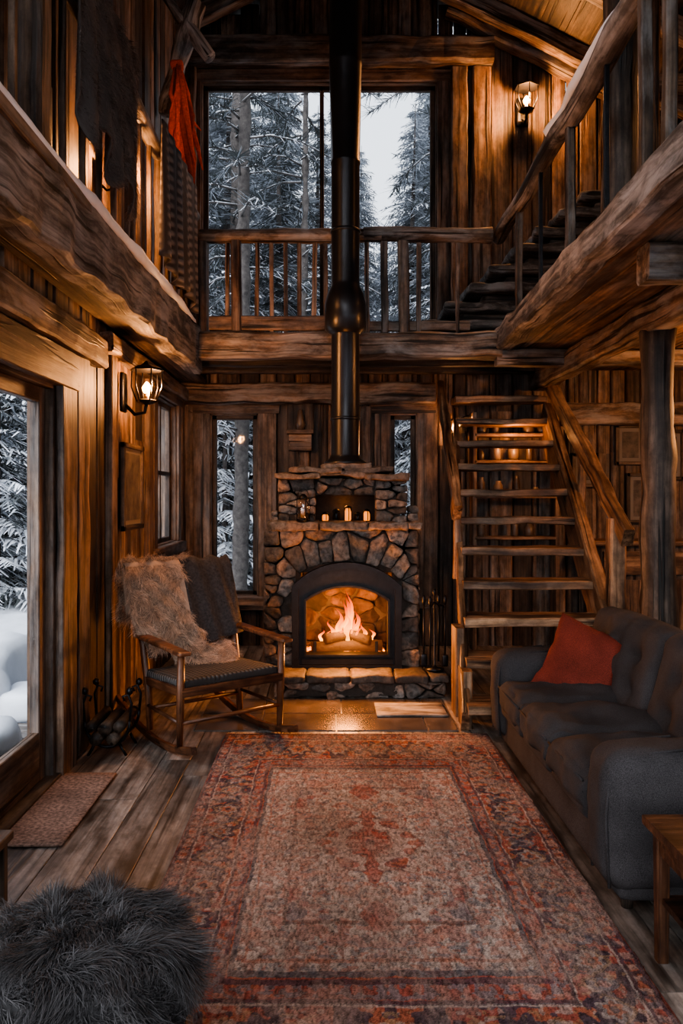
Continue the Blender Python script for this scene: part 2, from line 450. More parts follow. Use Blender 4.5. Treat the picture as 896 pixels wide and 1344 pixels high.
def window(name, axis, c, out, u0, u1, z0, z1, cw=.12, mull_u=(), mull_z=(), mat=W_WALL, sash=.045, tint=1.0):
    mb = MB()
    def bx(a, b, za, zb, d0, d1, m, **k):
        lo, hi = min(c+out*d0, c+out*d1), max(c+out*d0, c+out*d1)
        if axis == 'x': mb.box(lo, hi, a, b, za, zb, m, **k)
        else: mb.box(a, b, lo, hi, za, zb, m, **k)
    t = tint
    bx(u0-cw, u0+.01, z0-.02, z1+.02, -.045, -.017, mat, rough=.003, tint=t)
    bx(u1-.01, u1+cw, z0-.02, z1+.02, -.045, -.017, mat, rough=.003, tint=t*1.1)
    bx(u0-cw-.03, u1+cw+.03, z1-.01, z1+cw, -.055, -.017, mat, rough=.003, tint=t*1.15)
    bx(u0-cw-.03, u1+cw+.03, z0-cw*.7, z0+.015, -.09, -.017, mat, rough=.003, tint=t*1.1)
    for (a, b) in ((u0, u0+.025), (u1-.025, u1)): bx(a, b, z0, z1, -.02, .12, mat, tint=t*.8)
    bx(u0, u1, z0, z0+.025, -.02, .12, mat, tint=t*.9); bx(u0, u1, z1-.025, z1, -.02, .12, mat, tint=t*.8)
    for (a, b) in ((u0+.025, u0+.025+sash), (u1-.025-sash, u1-.025)): bx(a, b, z0+.02, z1-.02, .03, .075, W_DARK, tint=1.2)
    for (a, b) in ((z0+.02, z0+.02+sash), (z1-.02-sash, z1-.02)): bx(u0+.02, u1-.02, a, b, .03, .075, W_DARK, tint=1.2)
    for q in mull_u: bx(q-.022, q+.022, z0, z1, .03, .08, W_DARK, tint=1.2)
    for q in mull_z: bx(u0, u1, q-.018, q+.018, .03, .08, W_DARK, tint=1.2)
    bx(u0+.03, u1-.03, z0+.03, z1-.03, .05, .056, GLASS, ch=0)
    return mb.obj(name)
window('window_1', 'y', YB, 1, *UW, cw=.1, mull_u=(-.06,), sash=.05)
window('window_2', 'y', YB, 1, *LW1, cw=.17)
window('window_3', 'y', YB, 1, *LW2, cw=.14)
window('window_4', 'x', XL, -1, *LWN, cw=.12, mull_u=(6.8,), mull_z=(1.7,))
window('window_5', 'y', YF, -1, -1.2, 3.2, .3, 2.5, mull_u=(.3, 1.7))  # unseen window added behind the camera to let daylight in
window('window_6', 'y', YF, -1, -1.1, 2.9, 3.0, 5.0, mull_u=(.3, 1.6))  # upper unseen window, added for the same daylight
window('window_7', 'x', XL, -1, -.6, 1.6, .5, 2.2, mull_u=(.5,))
window('window_8', 'x', XL, -1, -.8, 2.2, 3.4, 5.2, mull_u=(.7,))
window('window_9', 'x', XR, 1, 1.0, 3.0, .6, 2.2, mull_u=(2,))

# glazed door left
mb = MB()
def dbx(y0, y1, z0, z1, x0, x1, m, **k): mb.box(XL+x0, XL+x1, y0, y1, z0, z1, m, **k)
dbx(4.04, 4.26, 0.0, 2.24, .017, .06, W_WALL, rough=.004, tint=1.1)
dbx(2.52, 2.75, 0.0, 2.24, .017, .06, W_WALL, rough=.004, tint=1.1)
dbx(2.5, 4.28, 2.08, 2.28, .018, .07, W_WALL, rough=.004, tint=1.0)
dbx(4.0, 4.04, .02, 2.1, -.12, .02, W_WALL, tint=.8); dbx(2.75, 2.79, .02, 2.1, -.12, .02, W_WALL, tint=.8)
dbx(2.75, 4.04, 2.06, 2.1, -.12, .02, W_WALL, tint=.8)
dbx(3.91, 4.0, .03, 2.06, -.07, -.02, W_WALL, tint=.9); dbx(2.79, 2.88, .03, 2.06, -.07, -.02, W_WALL, tint=.9)
dbx(2.88, 3.91, .03, .28, -.07, -.02, W_WALL, tint=.9); dbx(2.88, 3.91, 1.98, 2.06, -.07, -.02, W_WALL, tint=.9)
dbx(2.88, 3.91, .28, 1.98, -.05, -.044, GLASS, ch=0)
dbx(2.7, 4.1, 0.0, .03, -.14, .05, W_DARK, tint=1)
mb.obj('door_1')

# ------------------------------------------------------------ balconies
GZ0, GZ1 = 2.66, 2.87
def snowstrip(mb, p0, p1, w, h, gap=.25):
    p0 = Vector(p0); p1 = Vector(p1); L = (p1-p0).length; n = int(L/.05)
    cur = []
    for i in range(n+1):
        p = p0.lerp(p1, i/n); k = noise.noise(p*2.2+Vector((3, 7, 1)))+.35
        if k > gap-.25: cur.append((p, max(.35, min(1.2, .6+k))))
        if (k <= gap-.25 or i == n):
            if len(cur) > 3:
                cur[0] = (cur[0][0], .15); cur[-1] = (cur[-1][0], .15)
                mb.tube([c[0]+Vector((0, 0, h*.2*c[1])) for c in cur], [w/2*c[1] for c in cur], SNOW, 8, .008, 1.0, True, h/w*1.4)
            cur = []
mb = MB()
mb.beam((-1.1, 6.46, (GZ0+GZ1)/2), (1.46, 6.46, (GZ0+GZ1)/2), .18, .215, W_BEAM, rough=.014, tint=1.3)
x = XL+.02
while x < 2.3:
    w = R.uniform(.16, .22); mb.box(x, x+w-.002, 6.55, YB-.02, GZ1-.06, GZ1, W_WALL, tint=R.uniform(.7, 1.2)); x += w
for yy in (6.9, 7.3): mb.beam((XL+.03, yy, 2.73), (2.3, yy, 2.73), .09, .13, W_DARK, rough=.006)
mb.obj('gallery_floor')
mb = MB()
mb.log((-1.08, 6.44, 3.69), (.45, 6.43, 3.69), .06, .062, W_BEAM, .014, tint=1.6)
mb.log((.3, 6.42, 3.7), (1.38, 6.42, 3.69), .058, .066, W_BEAM, .014, tint=1.5)
mb.beam((-1.0, 6.44, 2.95), (.1, 6.44, 2.95), .07, .12, W_WALL, rough=.006, tint=1.3)
mb.beam((.3, 6.46, 2.93), (1.2, 6.46, 2.93), .06, .08, W_WALL, rough=.006, tint=1)
for px, w in ((266, .07), (298, .035), (311, .085), (337, .035), (357, .035), (375, .035), (393, .035), (412, .04), (428, .035), (482, .035), (505, .06), (530, .09), (549, .04), (600, .03)):
    X = (px-430)*6.44/1000
    mb.beam((X, 6.44, GZ1), (X+R.uniform(-.01, .01), 6.44, 3.66), w, w, W_WALL, up=(0, 1, 0), rough=.004, tint=R.uniform(.9, 1.7))
mb.obj('gallery_railing')

la = Vector((-1.085, 6.4, 0)); lb = Vector((-1.2, 1.2, 0))
def LP(y, z, dx=0):
    t = (6.4-y)/5.2; p = la.lerp(lb, t); return Vector((p.x+dx, y, z))
mb = MB()
mb.beam(LP(6.55, 2.74, -.07), LP(0.2, 2.74, -.07), .14, .37, W_GREY, rough=.02, tint=.95)
for xx in (0, 1):
    xa = XL+.02+xx*.15; mb.box(xa, xa+.148, 0.2, 6.55, 2.86, 2.92, W_WALL, tint=1)
mb.box(XL+.02, -1.2, .2, 7.5, 2.6, 2.64, W_DARK, tint=1.6)
mb.obj('loft_walkway')
mb = MB()
snowstrip(mb, LP(6.3, 2.925, -.0), LP(.6, 2.925, -.0), .045, .045, -.35)
mb.obj('ledge_snow')
mb = MB()
k = 16
mb.tube([LP(6.5-5.5*i/k, 3.88+.02*math.sin(i*1.3), -.06) for i in range(k+1)], .05, W_GREY, 12, .014, 1.1)
for yy, w in ((6.38, .1), (5.3, .05), (4.62, .05), (3.15, .13), (2.2, .1)):
    mb.beam(LP(yy, 2.92, -.07), LP(yy, 3.9 if w < .12 else 5.2, -.07), w, w, W_WALL, up=(0, 1, 0), rough=.006, tint=.9)
yy = 6.1
while yy > 2.3:
    mb.beam(LP(yy, 2.92, -.07), LP(yy, 3.88, -.07), .03, .03, W_WALL, up=(0, 1, 0), rough=.003, tint=1); yy -= .26
mb.obj('loft_railing')

ra = Vector((1.41, 6.4, 0)); rb = Vector((1.27, 1.2, 0))
def RP(y, z, dx=0):
    t = (6.4-y)/5.2; p = ra.lerp(rb, t); return Vector((p.x+dx, y, z))
mb = MB()
mb.beam(RP(6.55, 2.81, .07), RP(0.2, 2.81, .07), .14, .19, W_GREY, rough=.014, tint=1.2)
x = 1.42
while x < XR-.02:
    w = min(R.uniform(.17, .24), XR-.02-x)
    if w > .02: mb.box(x, x+w-.004, .2, 6.55 if x < 2.3 else YB-.02, 2.74, 2.8, W_WALL, tint=R.uniform(.8, 1.5))
    x += w
mb.beam((2.06, .5, 2.62), (2.06, 7.5, 2.62), .16, .2, W_BEAM, rough=.012, tint=1.1)
mb.beam((1.55, 3.75, 2.64), (XR-.03, 3.75, 2.64), .16, .18, W_BEAM, rough=.012, tint=.9)
for yy in (1.8, 6.45): mb.beam((1.42, yy, 2.66), (XR-.03, yy, 2.66), .12, .14, W_BEAM, rough=.01)
mb.obj('loft_walkway')
mb = MB()
mb.tube([RP(6.5-5.7*i/k, 3.7+.025*math.sin(i*1.7), .05) for i in range(k+1)], .06, W_GREY, 12, .016, 1.2)
for yy in (5.75, 4.42, 3.3, 3.05, 2.8): mb.beam(RP(yy, 2.9, .05), RP(yy, 3.72, .05), .05, .05, W_BEAM, up=(0, 1, 0), rough=.005, tint=.6)
for yy in (5.1, 3.8, 2.4): mb.beam(RP(yy, 2.9, .05), RP(yy, 3.72, .05), .025, .025, IRON, up=(0, 1, 0))
mb.obj('loft_railing')
mb = MB()
snowstrip(mb, RP(4.8, 3.755, .03), RP(1.0, 3.755, .03), .09, .05, -.2)
mb.obj('railing_snow')
mb = MB(); mb.log((1.72, 4.5, 2.8), (1.72, 4.5, roofz(1.72)-.05), .1, .095, W_DARK, .02, tint=1.5)
mb.obj('log_post')
mb = MB(); mb.log((2.09, 4.8, 0), (2.08, 4.8, 2.54), .105, .1, W_DARK, .022, tint=1.5)
mb.obj('log_post')
mb = MB()
for xx, yy in ((2.35, 5.6), (2.9, 3.6), (2.2, 3.0)):
    mb.beam((xx, yy, 2.8), (xx, yy, roofz(xx)-.1), .14, .14, W_WALL, up=(0, 1, 0), rough=.008)
mb.beam((2.35, 5.6, 4.5), (XR-.03, 5.6, 4.5), .12, .16, W_BEAM, rough=.01)
mb.obj('loft_posts')
mb = MB()
mb.log((-1.4, 6.5, 4.75), (-1.12, 6.5, 5.7), .06, .09, W_GREY, .04, tint=1.2)
mb.log((-1.38, 6.5, 5.75), (-1.0, 6.45, 5.2), .04, .06, W_GREY, .03, tint=1.2)
mb.obj('driftwood_brace')

mb = MB()
for i in range(8):
    xa = .84+i*.2; z = 3.0+i*.165
    mb.rbox((xa+.36, 6.92+.02*(i % 2), z), (.74, .5, .085), .03, W_GREY, 10, nz=.022, nsc=5, tint=.65, smooth=True)
    mb.rbox((xa+.44, 6.98, z-.085), (.6, .4, .09), .03, W_DARK, 8, nz=.02, nsc=5, tint=1.2, smooth=True)
mb.beam((.95, 7.24, 2.9), (2.6, 7.24, 4.22), .06, .2, W_BEAM, rough=.01, tint=1.0)
mb.obj('loft_stairs')

# ------------------------------------------------------------ main stairs
mb = MB()
def sx(y, side):
    t = (y-4.85)/2.75; return (.89+.38*t) if side == 0 else (1.87+.22*t)
for i in range(11):
    z = .2+.225*i; y = 4.85+.275*i
    if i == 10: y = 7.42
    mb.beam((sx(y, 0)-.02, y, z-.03), (sx(y, 1)+.02, y, z-.03), .29, .06, W_STAIR, rough=.008, tint=R.uniform(1, 1.6))
for sd in (0, 1):
    dx = -.01 if sd == 0 else .05
    w = .05 if sd == 0 else .09; h = .22 if sd == 0 else .34
    mb.beam((sx(4.75, sd)+dx, 4.8, .0+h*.3), (sx(7.5, sd)+dx, 7.45, 2.26), w, h, W_STAIR, rough=.006, tint=1.0)
mb.beam((sx(4.75, 0)+.02, 4.97, 0), (sx(4.75, 0)+.02, 4.97, .37), .06, .2, W_STAIR, up=(0, 1, 0), tint=1.2)
mb.beam((sx(4.75, 0)+.02, 5.25, 0), (sx(4.75, 0)+.02, 5.25, .6), .06, .2, W_STAIR, up=(0, 1, 0), tint=.9)
mb.beam((2.0, 5.08, 1.22), (2.1, 7.2, 2.55), .08, .13, W_STAIR, rough=.012, tint=1.1)
mb.beam((2.0, 5.3, 0), (2.0, 5.3, 1.34), .11, .11, W_STAIR, up=(0, 1, 0), rough=.01, tint=1.2)
mb.beam((2.1, 6.3, 1.3), (2.1, 6.3, 2.0), .06, .06, W_STAIR, up=(0, 1, 0), rough=.01, tint=1)
mb.beam((1.0, 5.85, 1.36), (1.09, 7.35, 2.55), .07, .13, W_STAIR, rough=.012, tint=1.2)
mb.beam((1.01, 5.95, .85), (1.01, 5.95, 1.42), .06, .06, W_STAIR, up=(0, 1, 0), rough=.008, tint=1)
mb.obj('wooden_staircase')

mb = MB()
for z in (1.1, 1.5, 1.84, 2.1):
    mb.box(1.42, 2.2, 7.36, 7.55, z-.03, z, W_STAIR, tint=1.2)
for xx in (1.42, 2.22): mb.box(xx-.02, xx+.02, 7.36, 7.55, 0, 2.3, W_STAIR, tint=1)
for z in (1.1, 1.5, 1.84, 2.1):
    xx = 1.5
    while xx < 2.12:
        r = R.uniform(.03, .06); h = R.uniform(.08, .19)
        if h+z < 2.34 and R.random() < .7: mb.lathe((xx, 7.45, z), [(r*.8, 0), (r, .02), (r, h*.7), (r*.6, h*.85), (r*.65, h)], CERAMIC, 12, R.uniform(.4, 2.2))
        xx += R.uniform(.12, .2)
o = mb.obj('jar_shelf')
plight('shelf_fill_light', (1.8, 7.22, 2.0), 10, (1, .42, .14), .05, o)  # added warm fill behind the stairs; no lamp body on the shelf

# ------------------------------------------------------------ lamps
def sconce(name, loc, rz, e, sc=1.0):
    mb = MB(); s = sc
    mb.rbox((.012*s, 0, 0), (.024*s, .09*s, .2*s), .01*s, IRON, 4)
    mb.tube([(0.02*s, 0, -.06*s), (.07*s, 0, -.11*s), (.12*s, 0, -.1*s), (.13*s, 0, -.05*s)], .009*s, IRON, 8)
    cx = .13*s
    mb.lathe((cx, 0, -.06*s), [(.015*s, 0), (.05*s, .01*s), (.055*s, .02*s), (.02*s, .03*s)], IRON, 6, smooth=False)
    mb.lathe((cx, 0, .11*s), [(.085*s, 0), (.08*s, .012*s), (.03*s, .03*s), (.008*s, .05*s)], IRON, 6, smooth=False)
    for j in range(6):
        a = j*math.pi/3
        mb.tube([(cx+.05*s*math.cos(a), .05*s*math.sin(a), -.045*s), (cx+.078*s*math.cos(a), .078*s*math.sin(a), .03*s), (cx+.075*s*math.cos(a), .075*s*math.sin(a), .115*s)], .004*s, IRON, 5)
    mb.lathe((cx, 0, -.035*s), [(.012*s, 0), (.014*s, .03*s)], WAX, 8)
    mb.lathe((cx, 0, -.01*s), [(.008*s, 0), (.022*s, .02*s), (.025*s, .035*s), (.012*s, .055*s), (.004*s, .065*s)], BULB, 12)
    o = mb.obj(name, loc=loc, rz=rz)
    plight('lamp_light', (cx+.06*s, 0, .03*s), e, (1, .43, .15), .05, o)
    return o
sconce('lantern_sconce', (XL+.05, 5.2, 2.2), 0, 78, 1.35)
sconce('lantern_sconce', (1.93, YB-.02, 5.3), -math.pi/2, 120, 1.4)
sconce('lantern_sconce', (1.235, YB-.03, 2.14), -math.pi/2, 40, .8)
sconce('lantern_sconce', (1.37, YB-.03, 2.19), -math.pi/2, 28, .65)
sconce('lantern_sconce', (XR-.02, 5.2, 2.1), math.pi, 130, 1.4)  # unseen sconce on the right, added to warm the balcony underside
sconce('lantern_sconce', (XL+.02, 4.75, 3.5), 0, 60, .9)
sconce('lantern_sconce', (XR-.02, 5.0, 4.3), math.pi, 18, 1.2)

# ------------------------------------------------------------ fireplace
FX = .147
fp = empty('stone_fireplace')
def arch(x0, x1, z0, zs, zt, n=18):
    w = x1-x0; r = ((w/2)**2+(zt-zs)**2)/(2*(zt-zs)); cx = (x0+x1)/2; cz = zt-r; a0 = math.asin(min(1, (w/2)/r))
    pts = [(x0, z0+(zs-z0)*i/5) for i in range(5)]
    pts += [(cx+r*math.sin(-a0+2*a0*i/n), cz+r*math.cos(-a0+2*a0*i/n)) for i in range(n+1)]
    pts += [(x1, zs+(z0-zs)*(i+1)/5) for i in range(5)]
    pts += [(x1+(x0-x1)*(i+1)/7, z0) for i in range(6)]
    return pts
def ring(mb, A, B, y0, y1, m):
    n = len(A); vs = []
    for (P, y) in ((A, y0), (B, y0), (B, y1), (A, y1)): vs += [(p[0], y, p[1]) for p in P]
    fs = []
    for q in range(4):
        for i in range(n):
            j = (i+1) % n; a = q*n; b = ((q+1) % 4)*n
            fs.append((a+i, a+j, b+j, b+i))
    mb.add(vs, fs, [(0, 0, 0)]*len(vs), 1.0, m)
mb = MB()
mb.box(-.46, -.22, 5.94, 6.38, .16, 1.22, MORTAR, ch=0); mb.box(.52, .68, 5.94, 6.38, .16, 1.22, MORTAR, ch=0)
mb.box(-.46, .68, 5.94, 6.38, .96, 1.22, MORTAR, ch=0); mb.box(-.46, .68, 6.34, 6.42, .16, 1.22, MORTAR, ch=0)
mb.box(-.33, -.1, 5.99, 6.38, 1.22, 1.62, MORTAR, ch=0); mb.box(.38, .57, 5.99, 6.38, 1.22, 1.62, MORTAR, ch=0)
mb.box(-.33, .57, 6.22, 6.38, 1.22, 1.62, MORTAR, ch=0, tint=.5); mb.box(-.33, .57, 5.99, 6.38, 1.5, 1.62, MORTAR, ch=0)
mb.box(-.3, .6, 5.62, 6.4, .02, .16, MORTAR, ch=0)
mb.obj('core', fp)
def clip(poly, m, nrm):
    out = []; n = len(poly)
    for i in range(n):
        a = poly[i]; b = poly[(i+1) % n]
        da = (a[0]-m[0])*nrm[0]+(a[1]-m[1])*nrm[1]; db = (b[0]-m[0])*nrm[0]+(b[1]-m[1])*nrm[1]
        if da <= 0: out.append(a)
        if (da < 0 < db) or (db < 0 < da):
            t = da/(da-db); out.append((a[0]+(b[0]-a[0])*t, a[1]+(b[1]-a[1])*t))
    return out
def cell_stone(mb, poly, yf, depth, jag=.016):
    if len(poly) < 3: return
    cx = sum(p[0] for p in poly)/len(poly); cz = sum(p[1] for p in poly)/len(poly)
    pts = []
    for i in range(len(poly)):
        a = poly[i]; b = poly[(i+1) % len(poly)]; L = math.hypot(a[0]-b[0], a[1]-b[1]); k = max(1, int(L/.014))
        for j in range(k): pts.append((a[0]+(b[0]-a[0])*j/k, a[1]+(b[1]-a[1])*j/k))
    for _ in range(2):
        n = len(pts); pts = [((pts[i-1][0]+2*pts[i][0]+pts[(i+1) % n][0])/4, (pts[i-1][1]+2*pts[i][1]+pts[(i+1) % n][1])/4) for i in range(n)]
    n = len(pts); rad = max(.02, min(math.hypot(p[0]-cx, p[1]-cz) for p in pts)); ins = 1-.003/rad
    off = Vector((R.uniform(0, 50), R.uniform(0, 50), R.uniform(0, 50)))
    prot = R.uniform(0, .045); tx, tz = R.uniform(-.4, .4), R.uniform(-.4, .4)
    rings = [(1.0, depth), (1.0, .02), (.97, .006), (.88, 0), (.6, -.003), (.3, -.004)]
    vs = []
    for (s_, dy) in rings:
        for p in pts:
            x = cx+(p[0]-cx)*ins*s_; z = cz+(p[1]-cz)*ins*s_; y = yf-prot+dy
            if dy < .1:
                q = Vector((x, y, z)); nn = noise.noise_vector(q*14+off)*jag+noise.noise_vector(q*38+off)*jag*.6
                y += nn.y+(x-cx)*tx+(z-cz)*tz; x += nn.x*.5; z += nn.z*.5
            vs.append((x, y, z))
    vs.append((cx, yf-prot-.004, cz)); fs = []
    for k in range(len(rings)-1):
        for i in range(n):
            j = (i+1) % n; fs.append((k*n+j, k*n+i, (k+1)*n+i, (k+1)*n+j))
    k = len(rings)-1
    for i in range(n): fs.append((k*n+(i+1) % n, k*n+i, len(vs)-1))
    mb.add(vs, fs, vs, R.choice([.45, .65, .8, 1, 1.2, 1.45, 1.8, 2.2]), STONE, True)
def vor(mb, seeds, dummies, rect, yf, depth=.12, ax=1.0):
    allp = [(p[0]*ax, p[1]) for p in seeds+dummies]
    for i in range(len(seeds)):
        s_ = allp[i]
        poly = [(rect[0]*ax, rect[2]), (rect[1]*ax, rect[2]), (rect[1]*ax, rect[3]), (rect[0]*ax, rect[3])]
        for j, q in enumerate(allp):
            if j == i: continue
            m = ((s_[0]+q[0])/2, (s_[1]+q[1])/2); poly = clip(poly, m, (q[0]-s_[0], q[1]-s_[1]))
            if len(poly) < 3: break
        cell_stone(mb, [(p[0]/ax, p[1]) for p in poly], yf, depth)
mb = MB()
S = []; D = []
z = .23
while z < .82:
    two = R.random() < .5
    if two:
        for xx in (-.44, -.32): S.append((xx+R.uniform(-.025, .025), z+R.uniform(-.03, .03)))
    else: S.append((-.38+R.uniform(-.05, .05), z))
    z += R.uniform(.07, .13)
z = .24
while z < .82: S.append((.635+R.uniform(-.02, .02), z)); z += R.uniform(.07, .14)
for s_ in S: D.append((2*-.262-s_[0], s_[1]) if s_[0] < 0 else (2*.555-s_[0], s_[1]))
n = 13; a = -1.0
while a < 1.0:
    r1 = .79+R.uniform(-.02, .02)
    S.append((FX+r1*math.sin(a), .32+r1*math.cos(a))); D.append((FX+(1.33-r1)*math.sin(a), .32+(1.33-r1)*math.cos(a)))
    a += R.uniform(.11, .22)
for p in ((-.44, 1.17), (-.43, 1.03), (-.31, 1.18), (.66, 1.16), (.67, 1.02), (.58, 1.19), (-.46, .92), (.68, .91), (-.05, 1.215), (.3, 1.22)): S.append(p)
vor(mb, S, D, (-.5, .71, .17, 1.24), 5.92)
def randpts(x0, x1, z0, z1, d, seed, ax=.75):
    r = random.Random(seed); out = []
    for _ in range(900):
        p = (r.uniform(x0, x1), r.uniform(z0, z1))
        if all(math.hypot((p[0]-q[0])*ax, p[1]-q[1]) > d for q in out): out.append(p)
    return out
for (r_, sd, d_) in (((-.39, -.09, 1.29, 1.635), 3, .055), ((.37, .63, 1.29, 1.635), 4, .055), ((-.09, .37, 1.5, 1.635), 5, .06), ((.625, .715, 1.29, 1.42), 6, .04), ((-.45, -.385, 1.29, 1.38), 7, .04)):
    vor(mb, randpts(r_[0], r_[1], r_[2]+.02, r_[3]-.02, d_, sd, .4), [], r_, 5.97 if sd < 6 else 6.0, ax=.4)
for sxx in (-.46, .68):
    z = .2
    while z < 1.2:
        h = R.uniform(.1, .16); y = 6.08
        while y < 6.35: w = R.uniform(.12, .2); mb.rbox((sxx, y+w/2-.05, z+h/2), (.1, w, h), .035, STONE, 5, nz=.012, nsc=9, tint=R.uniform(.6, 1.5)); y += w
        z += h
x = -.46
while x < .68:
    w = min(R.uniform(.15, .4), .72-x); mb.rbox((x+w/2, 6.02+R.uniform(-.03, .02), 1.262), (w, .36, R.uniform(.05, .075)), .014, STONE, 8, nz=.02, nsc=9, tint=R.uniform(.8, 1.5)); x += w
for (xa, xb, z) in ((-.4, -.05, 1.645), (-.08, .3, 1.66), (.28, .63, 1.64), (-.3, .1, 1.69), (.12, .5, 1.7), (-.05, .35, 1.725)):
    mb.rbox(((xa+xb)/2, 6.1+R.uniform(-.04, .04), z), (xb-xa, .44, .045), .012, STONE, 8, nz=.022, nsc=7, tint=R.uniform(.8, 1.5))
mb.obj('stones', fp)
mb = MB()
A = arch(-.275, .565, .165, .8, .985); B = arch(-.225, .515, .2, .78, .935); C = arch(-.18, .475, .265, .7, .81); D_ = arch(-.165, .46, .28, .69, .795)
ring(mb, A, B, 5.82, 5.96, IRON); ring(mb, B, C, 5.85, 5.93, IRON); ring(mb, C, D_, 5.825, 5.95, IRON)
mb.box(-.2, .5, 5.84, 5.87, .2, .245, IRON)
mb.obj('iron_surround', fp)
mb = MB()
mb.box(-.25, -.21, 5.92, 6.35, .17, .9, FIREBRICK, ch=0); mb.box(.5, .54, 5.92, 6.35, .17, .9, FIREBRICK, ch=0)
mb.box(-.25, .54, 5.92, 6.35, .17, .21, FIREBRICK, ch=0); mb.box(-.25, .54, 5.92, 6.35, .9, .96, FIREBRICK, ch=0)
mb.obj('firebox', fp)
mb = MB()
_S = STONE; STONE = FIREBRICK
vor(mb, randpts(-.2, .5, .22, .88, .09, 17, .6), [], (-.21, .5, .21, .9), 6.33, .02, ax=.8)
STONE = _S
mb.obj('firebox_back', fp)
mb = MB()
mb.log((-.13, 6.02, .3), (.43, 6.05, .3), .05, .045, CHAR, .014)
mb.log((-.05, 6.2, .3), (.4, 6.17, .29), .05, .045, CHAR, .012)
mb.log((-.02, 5.98, .37), (.36, 6.18, .4), .04, .04, CHAR, .012)
mb.log((.33, 5.98, .36), (.0, 6.2, .42), .035, .04, CHAR, .012)
mb.rbox((.14, 6.12, .235), (.62, .3, .07), .02, EMBER, 8, nz=.02, nsc=12)
for xx in (-.1, .38): mb.box(xx-.012, xx+.012, 5.95, 6.25, .22, .245, IRON); mb.box(xx-.012, xx+.012, 5.94, 5.965, .22, .36, IRON)
mb.obj('fire_logs', fp)
mb = MB()
def flame(x, y, z, r, h, lean, ph):
    n = 16; vs = []; gs = []; fs = []; K = 10
    for i in range(n+1):
        t = i/n; w = r*(math.sin(math.pi*min(1, t*.75+.16))**1.1)*(1-t)**.6*(1+.22*math.sin(ph*3+t*11))
        cx = x+lean*t*t+.035*math.sin(ph+t*7)*t; cy = y+.012*math.sin(ph*2+t*5)*t
        for j in range(K):
            a = 2*math.pi*j/K; vs.append((cx+w*math.cos(a), cy+w*.5*math.sin(a), z+h*t)); gs.append((t, 0, 0))
    for i in range(n):
        for j in range(K): k2 = (j+1) % K; fs.append((i*K+j, i*K+k2, (i+1)*K+k2, (i+1)*K+j))
    mb.add(vs, fs, gs, 1.0, FLAME, True)
for (x_, y_, r_, h_, l_) in ((.16, 6.1, .045, .38, .02), (.1, 6.08, .035, .28, -.03), (.21, 6.09, .035, .26, .04), (.04, 6.1, .025, .18, -.02), (.28, 6.1, .025, .16, .02), (.16, 6.03, .03, .24, -.02), (-.05, 6.1, .02, .1, -.01), (.35, 6.1, .02, .11, .01), (.13, 6.14, .035, .33, .03), (.24, 6.14, .025, .21, -.03), (.08, 6.02, .018, .14, .02), (.25, 6.02, .018, .15, -.02), (.18, 6.12, .02, .43, -.01), (.12, 6.05, .015, .2, -.03), (.2, 6.05, .015, .19, .03), (0, 6.06, .014, .12, .02)):
    flame(x_, y_, .33, r_, h_, l_, R.uniform(0, 6))
mb.obj('flames', fp)
plight('fire_light', (.14, 6.02, .52), 36, (1, .34, .08), .1, fp)
plight('fire_glow', (.14, 5.7, .55), 80, (1, .36, .09), .16, fp)
mb = MB()
x = -.42
while x < .88:
    w = min(R.uniform(.22, .36), .9-x)
    if w < .06: break
    mb.rbox((x+w/2, 5.76, .15), (w-.01, .38, .06), .018, STONE, 7, nz=.014, nsc=8, tint=R.uniform(.3, .6)); x += w
mb.box(-.38, .86, 5.7, 5.93, .0, .12, MORTAR, ch=0)
vor(mb, randpts(-.4, .88, 0, .12, .065, 9, .5), [], (-.4, .88, 0.0, .125), 5.64, .1, ax=.5)
mb.obj('hearth', fp)

mb = MB()
for i, xx in enumerate((-.02, .07, .16, .24, .31)):
    h = .05+.025*((i*7) % 3); mb.lathe((xx, 6.09+.02*(i % 2), 1.297), [(.022, 0), (.026, .01), (.026, h*.7), (.016, h)], AMBER if i % 2 == 0 else IRON, 12, .4)
    mb.lathe((xx, 6.09+.02*(i % 2), 1.297+h), [(.028, 0), (.028, .008), (.01, .02)], IRON, 12)
    for j in range(4):
        a = j*math.pi/2+.3; mb.tube([(xx+.028*math.cos(a), 6.09+.02*(i % 2)+.028*math.sin(a), 1.3+q*h) for q in (0, 1)], .0035, IRON, 5)
o = mb.obj('candle_lanterns', fp); plight('candle_light', (.13, 6.14, 1.44), .8, (1, .36, .08), .03, o)
mb = MB()
mb.lathe((-.19, 5.9, 1.297), [(.045, 0), (.05, .01), (.05, .02), (.02, .025)], IRON)
mb.lathe((-.19, 5.9, 1.32), [(.042, 0), (.052, .04), (.05, .12), (.03, .15)], JARGLASS)
mb.lathe((-.19, 5.9, 1.47), [(.035, 0), (.04, .01), (.015, .04)], IRON)
mb.lathe((-.19, 5.9, 1.325), [(.02, 0), (.02, .06)], WAX)
for j in range(4):
    a = j*math.pi/2+.4; mb.tube([(-.19+.052*math.cos(a), 5.9+.052*math.sin(a), 1.3+q*.17) for q in (0, 1)], .004, IRON, 5)
mb.tube([(-.19+.04*math.cos(t), 5.9, 1.5+.05*math.sin(t)) for t in [math.pi*q/8 for q in range(9)]], .003, IRON, 5)
mb.obj('mantel_lantern')

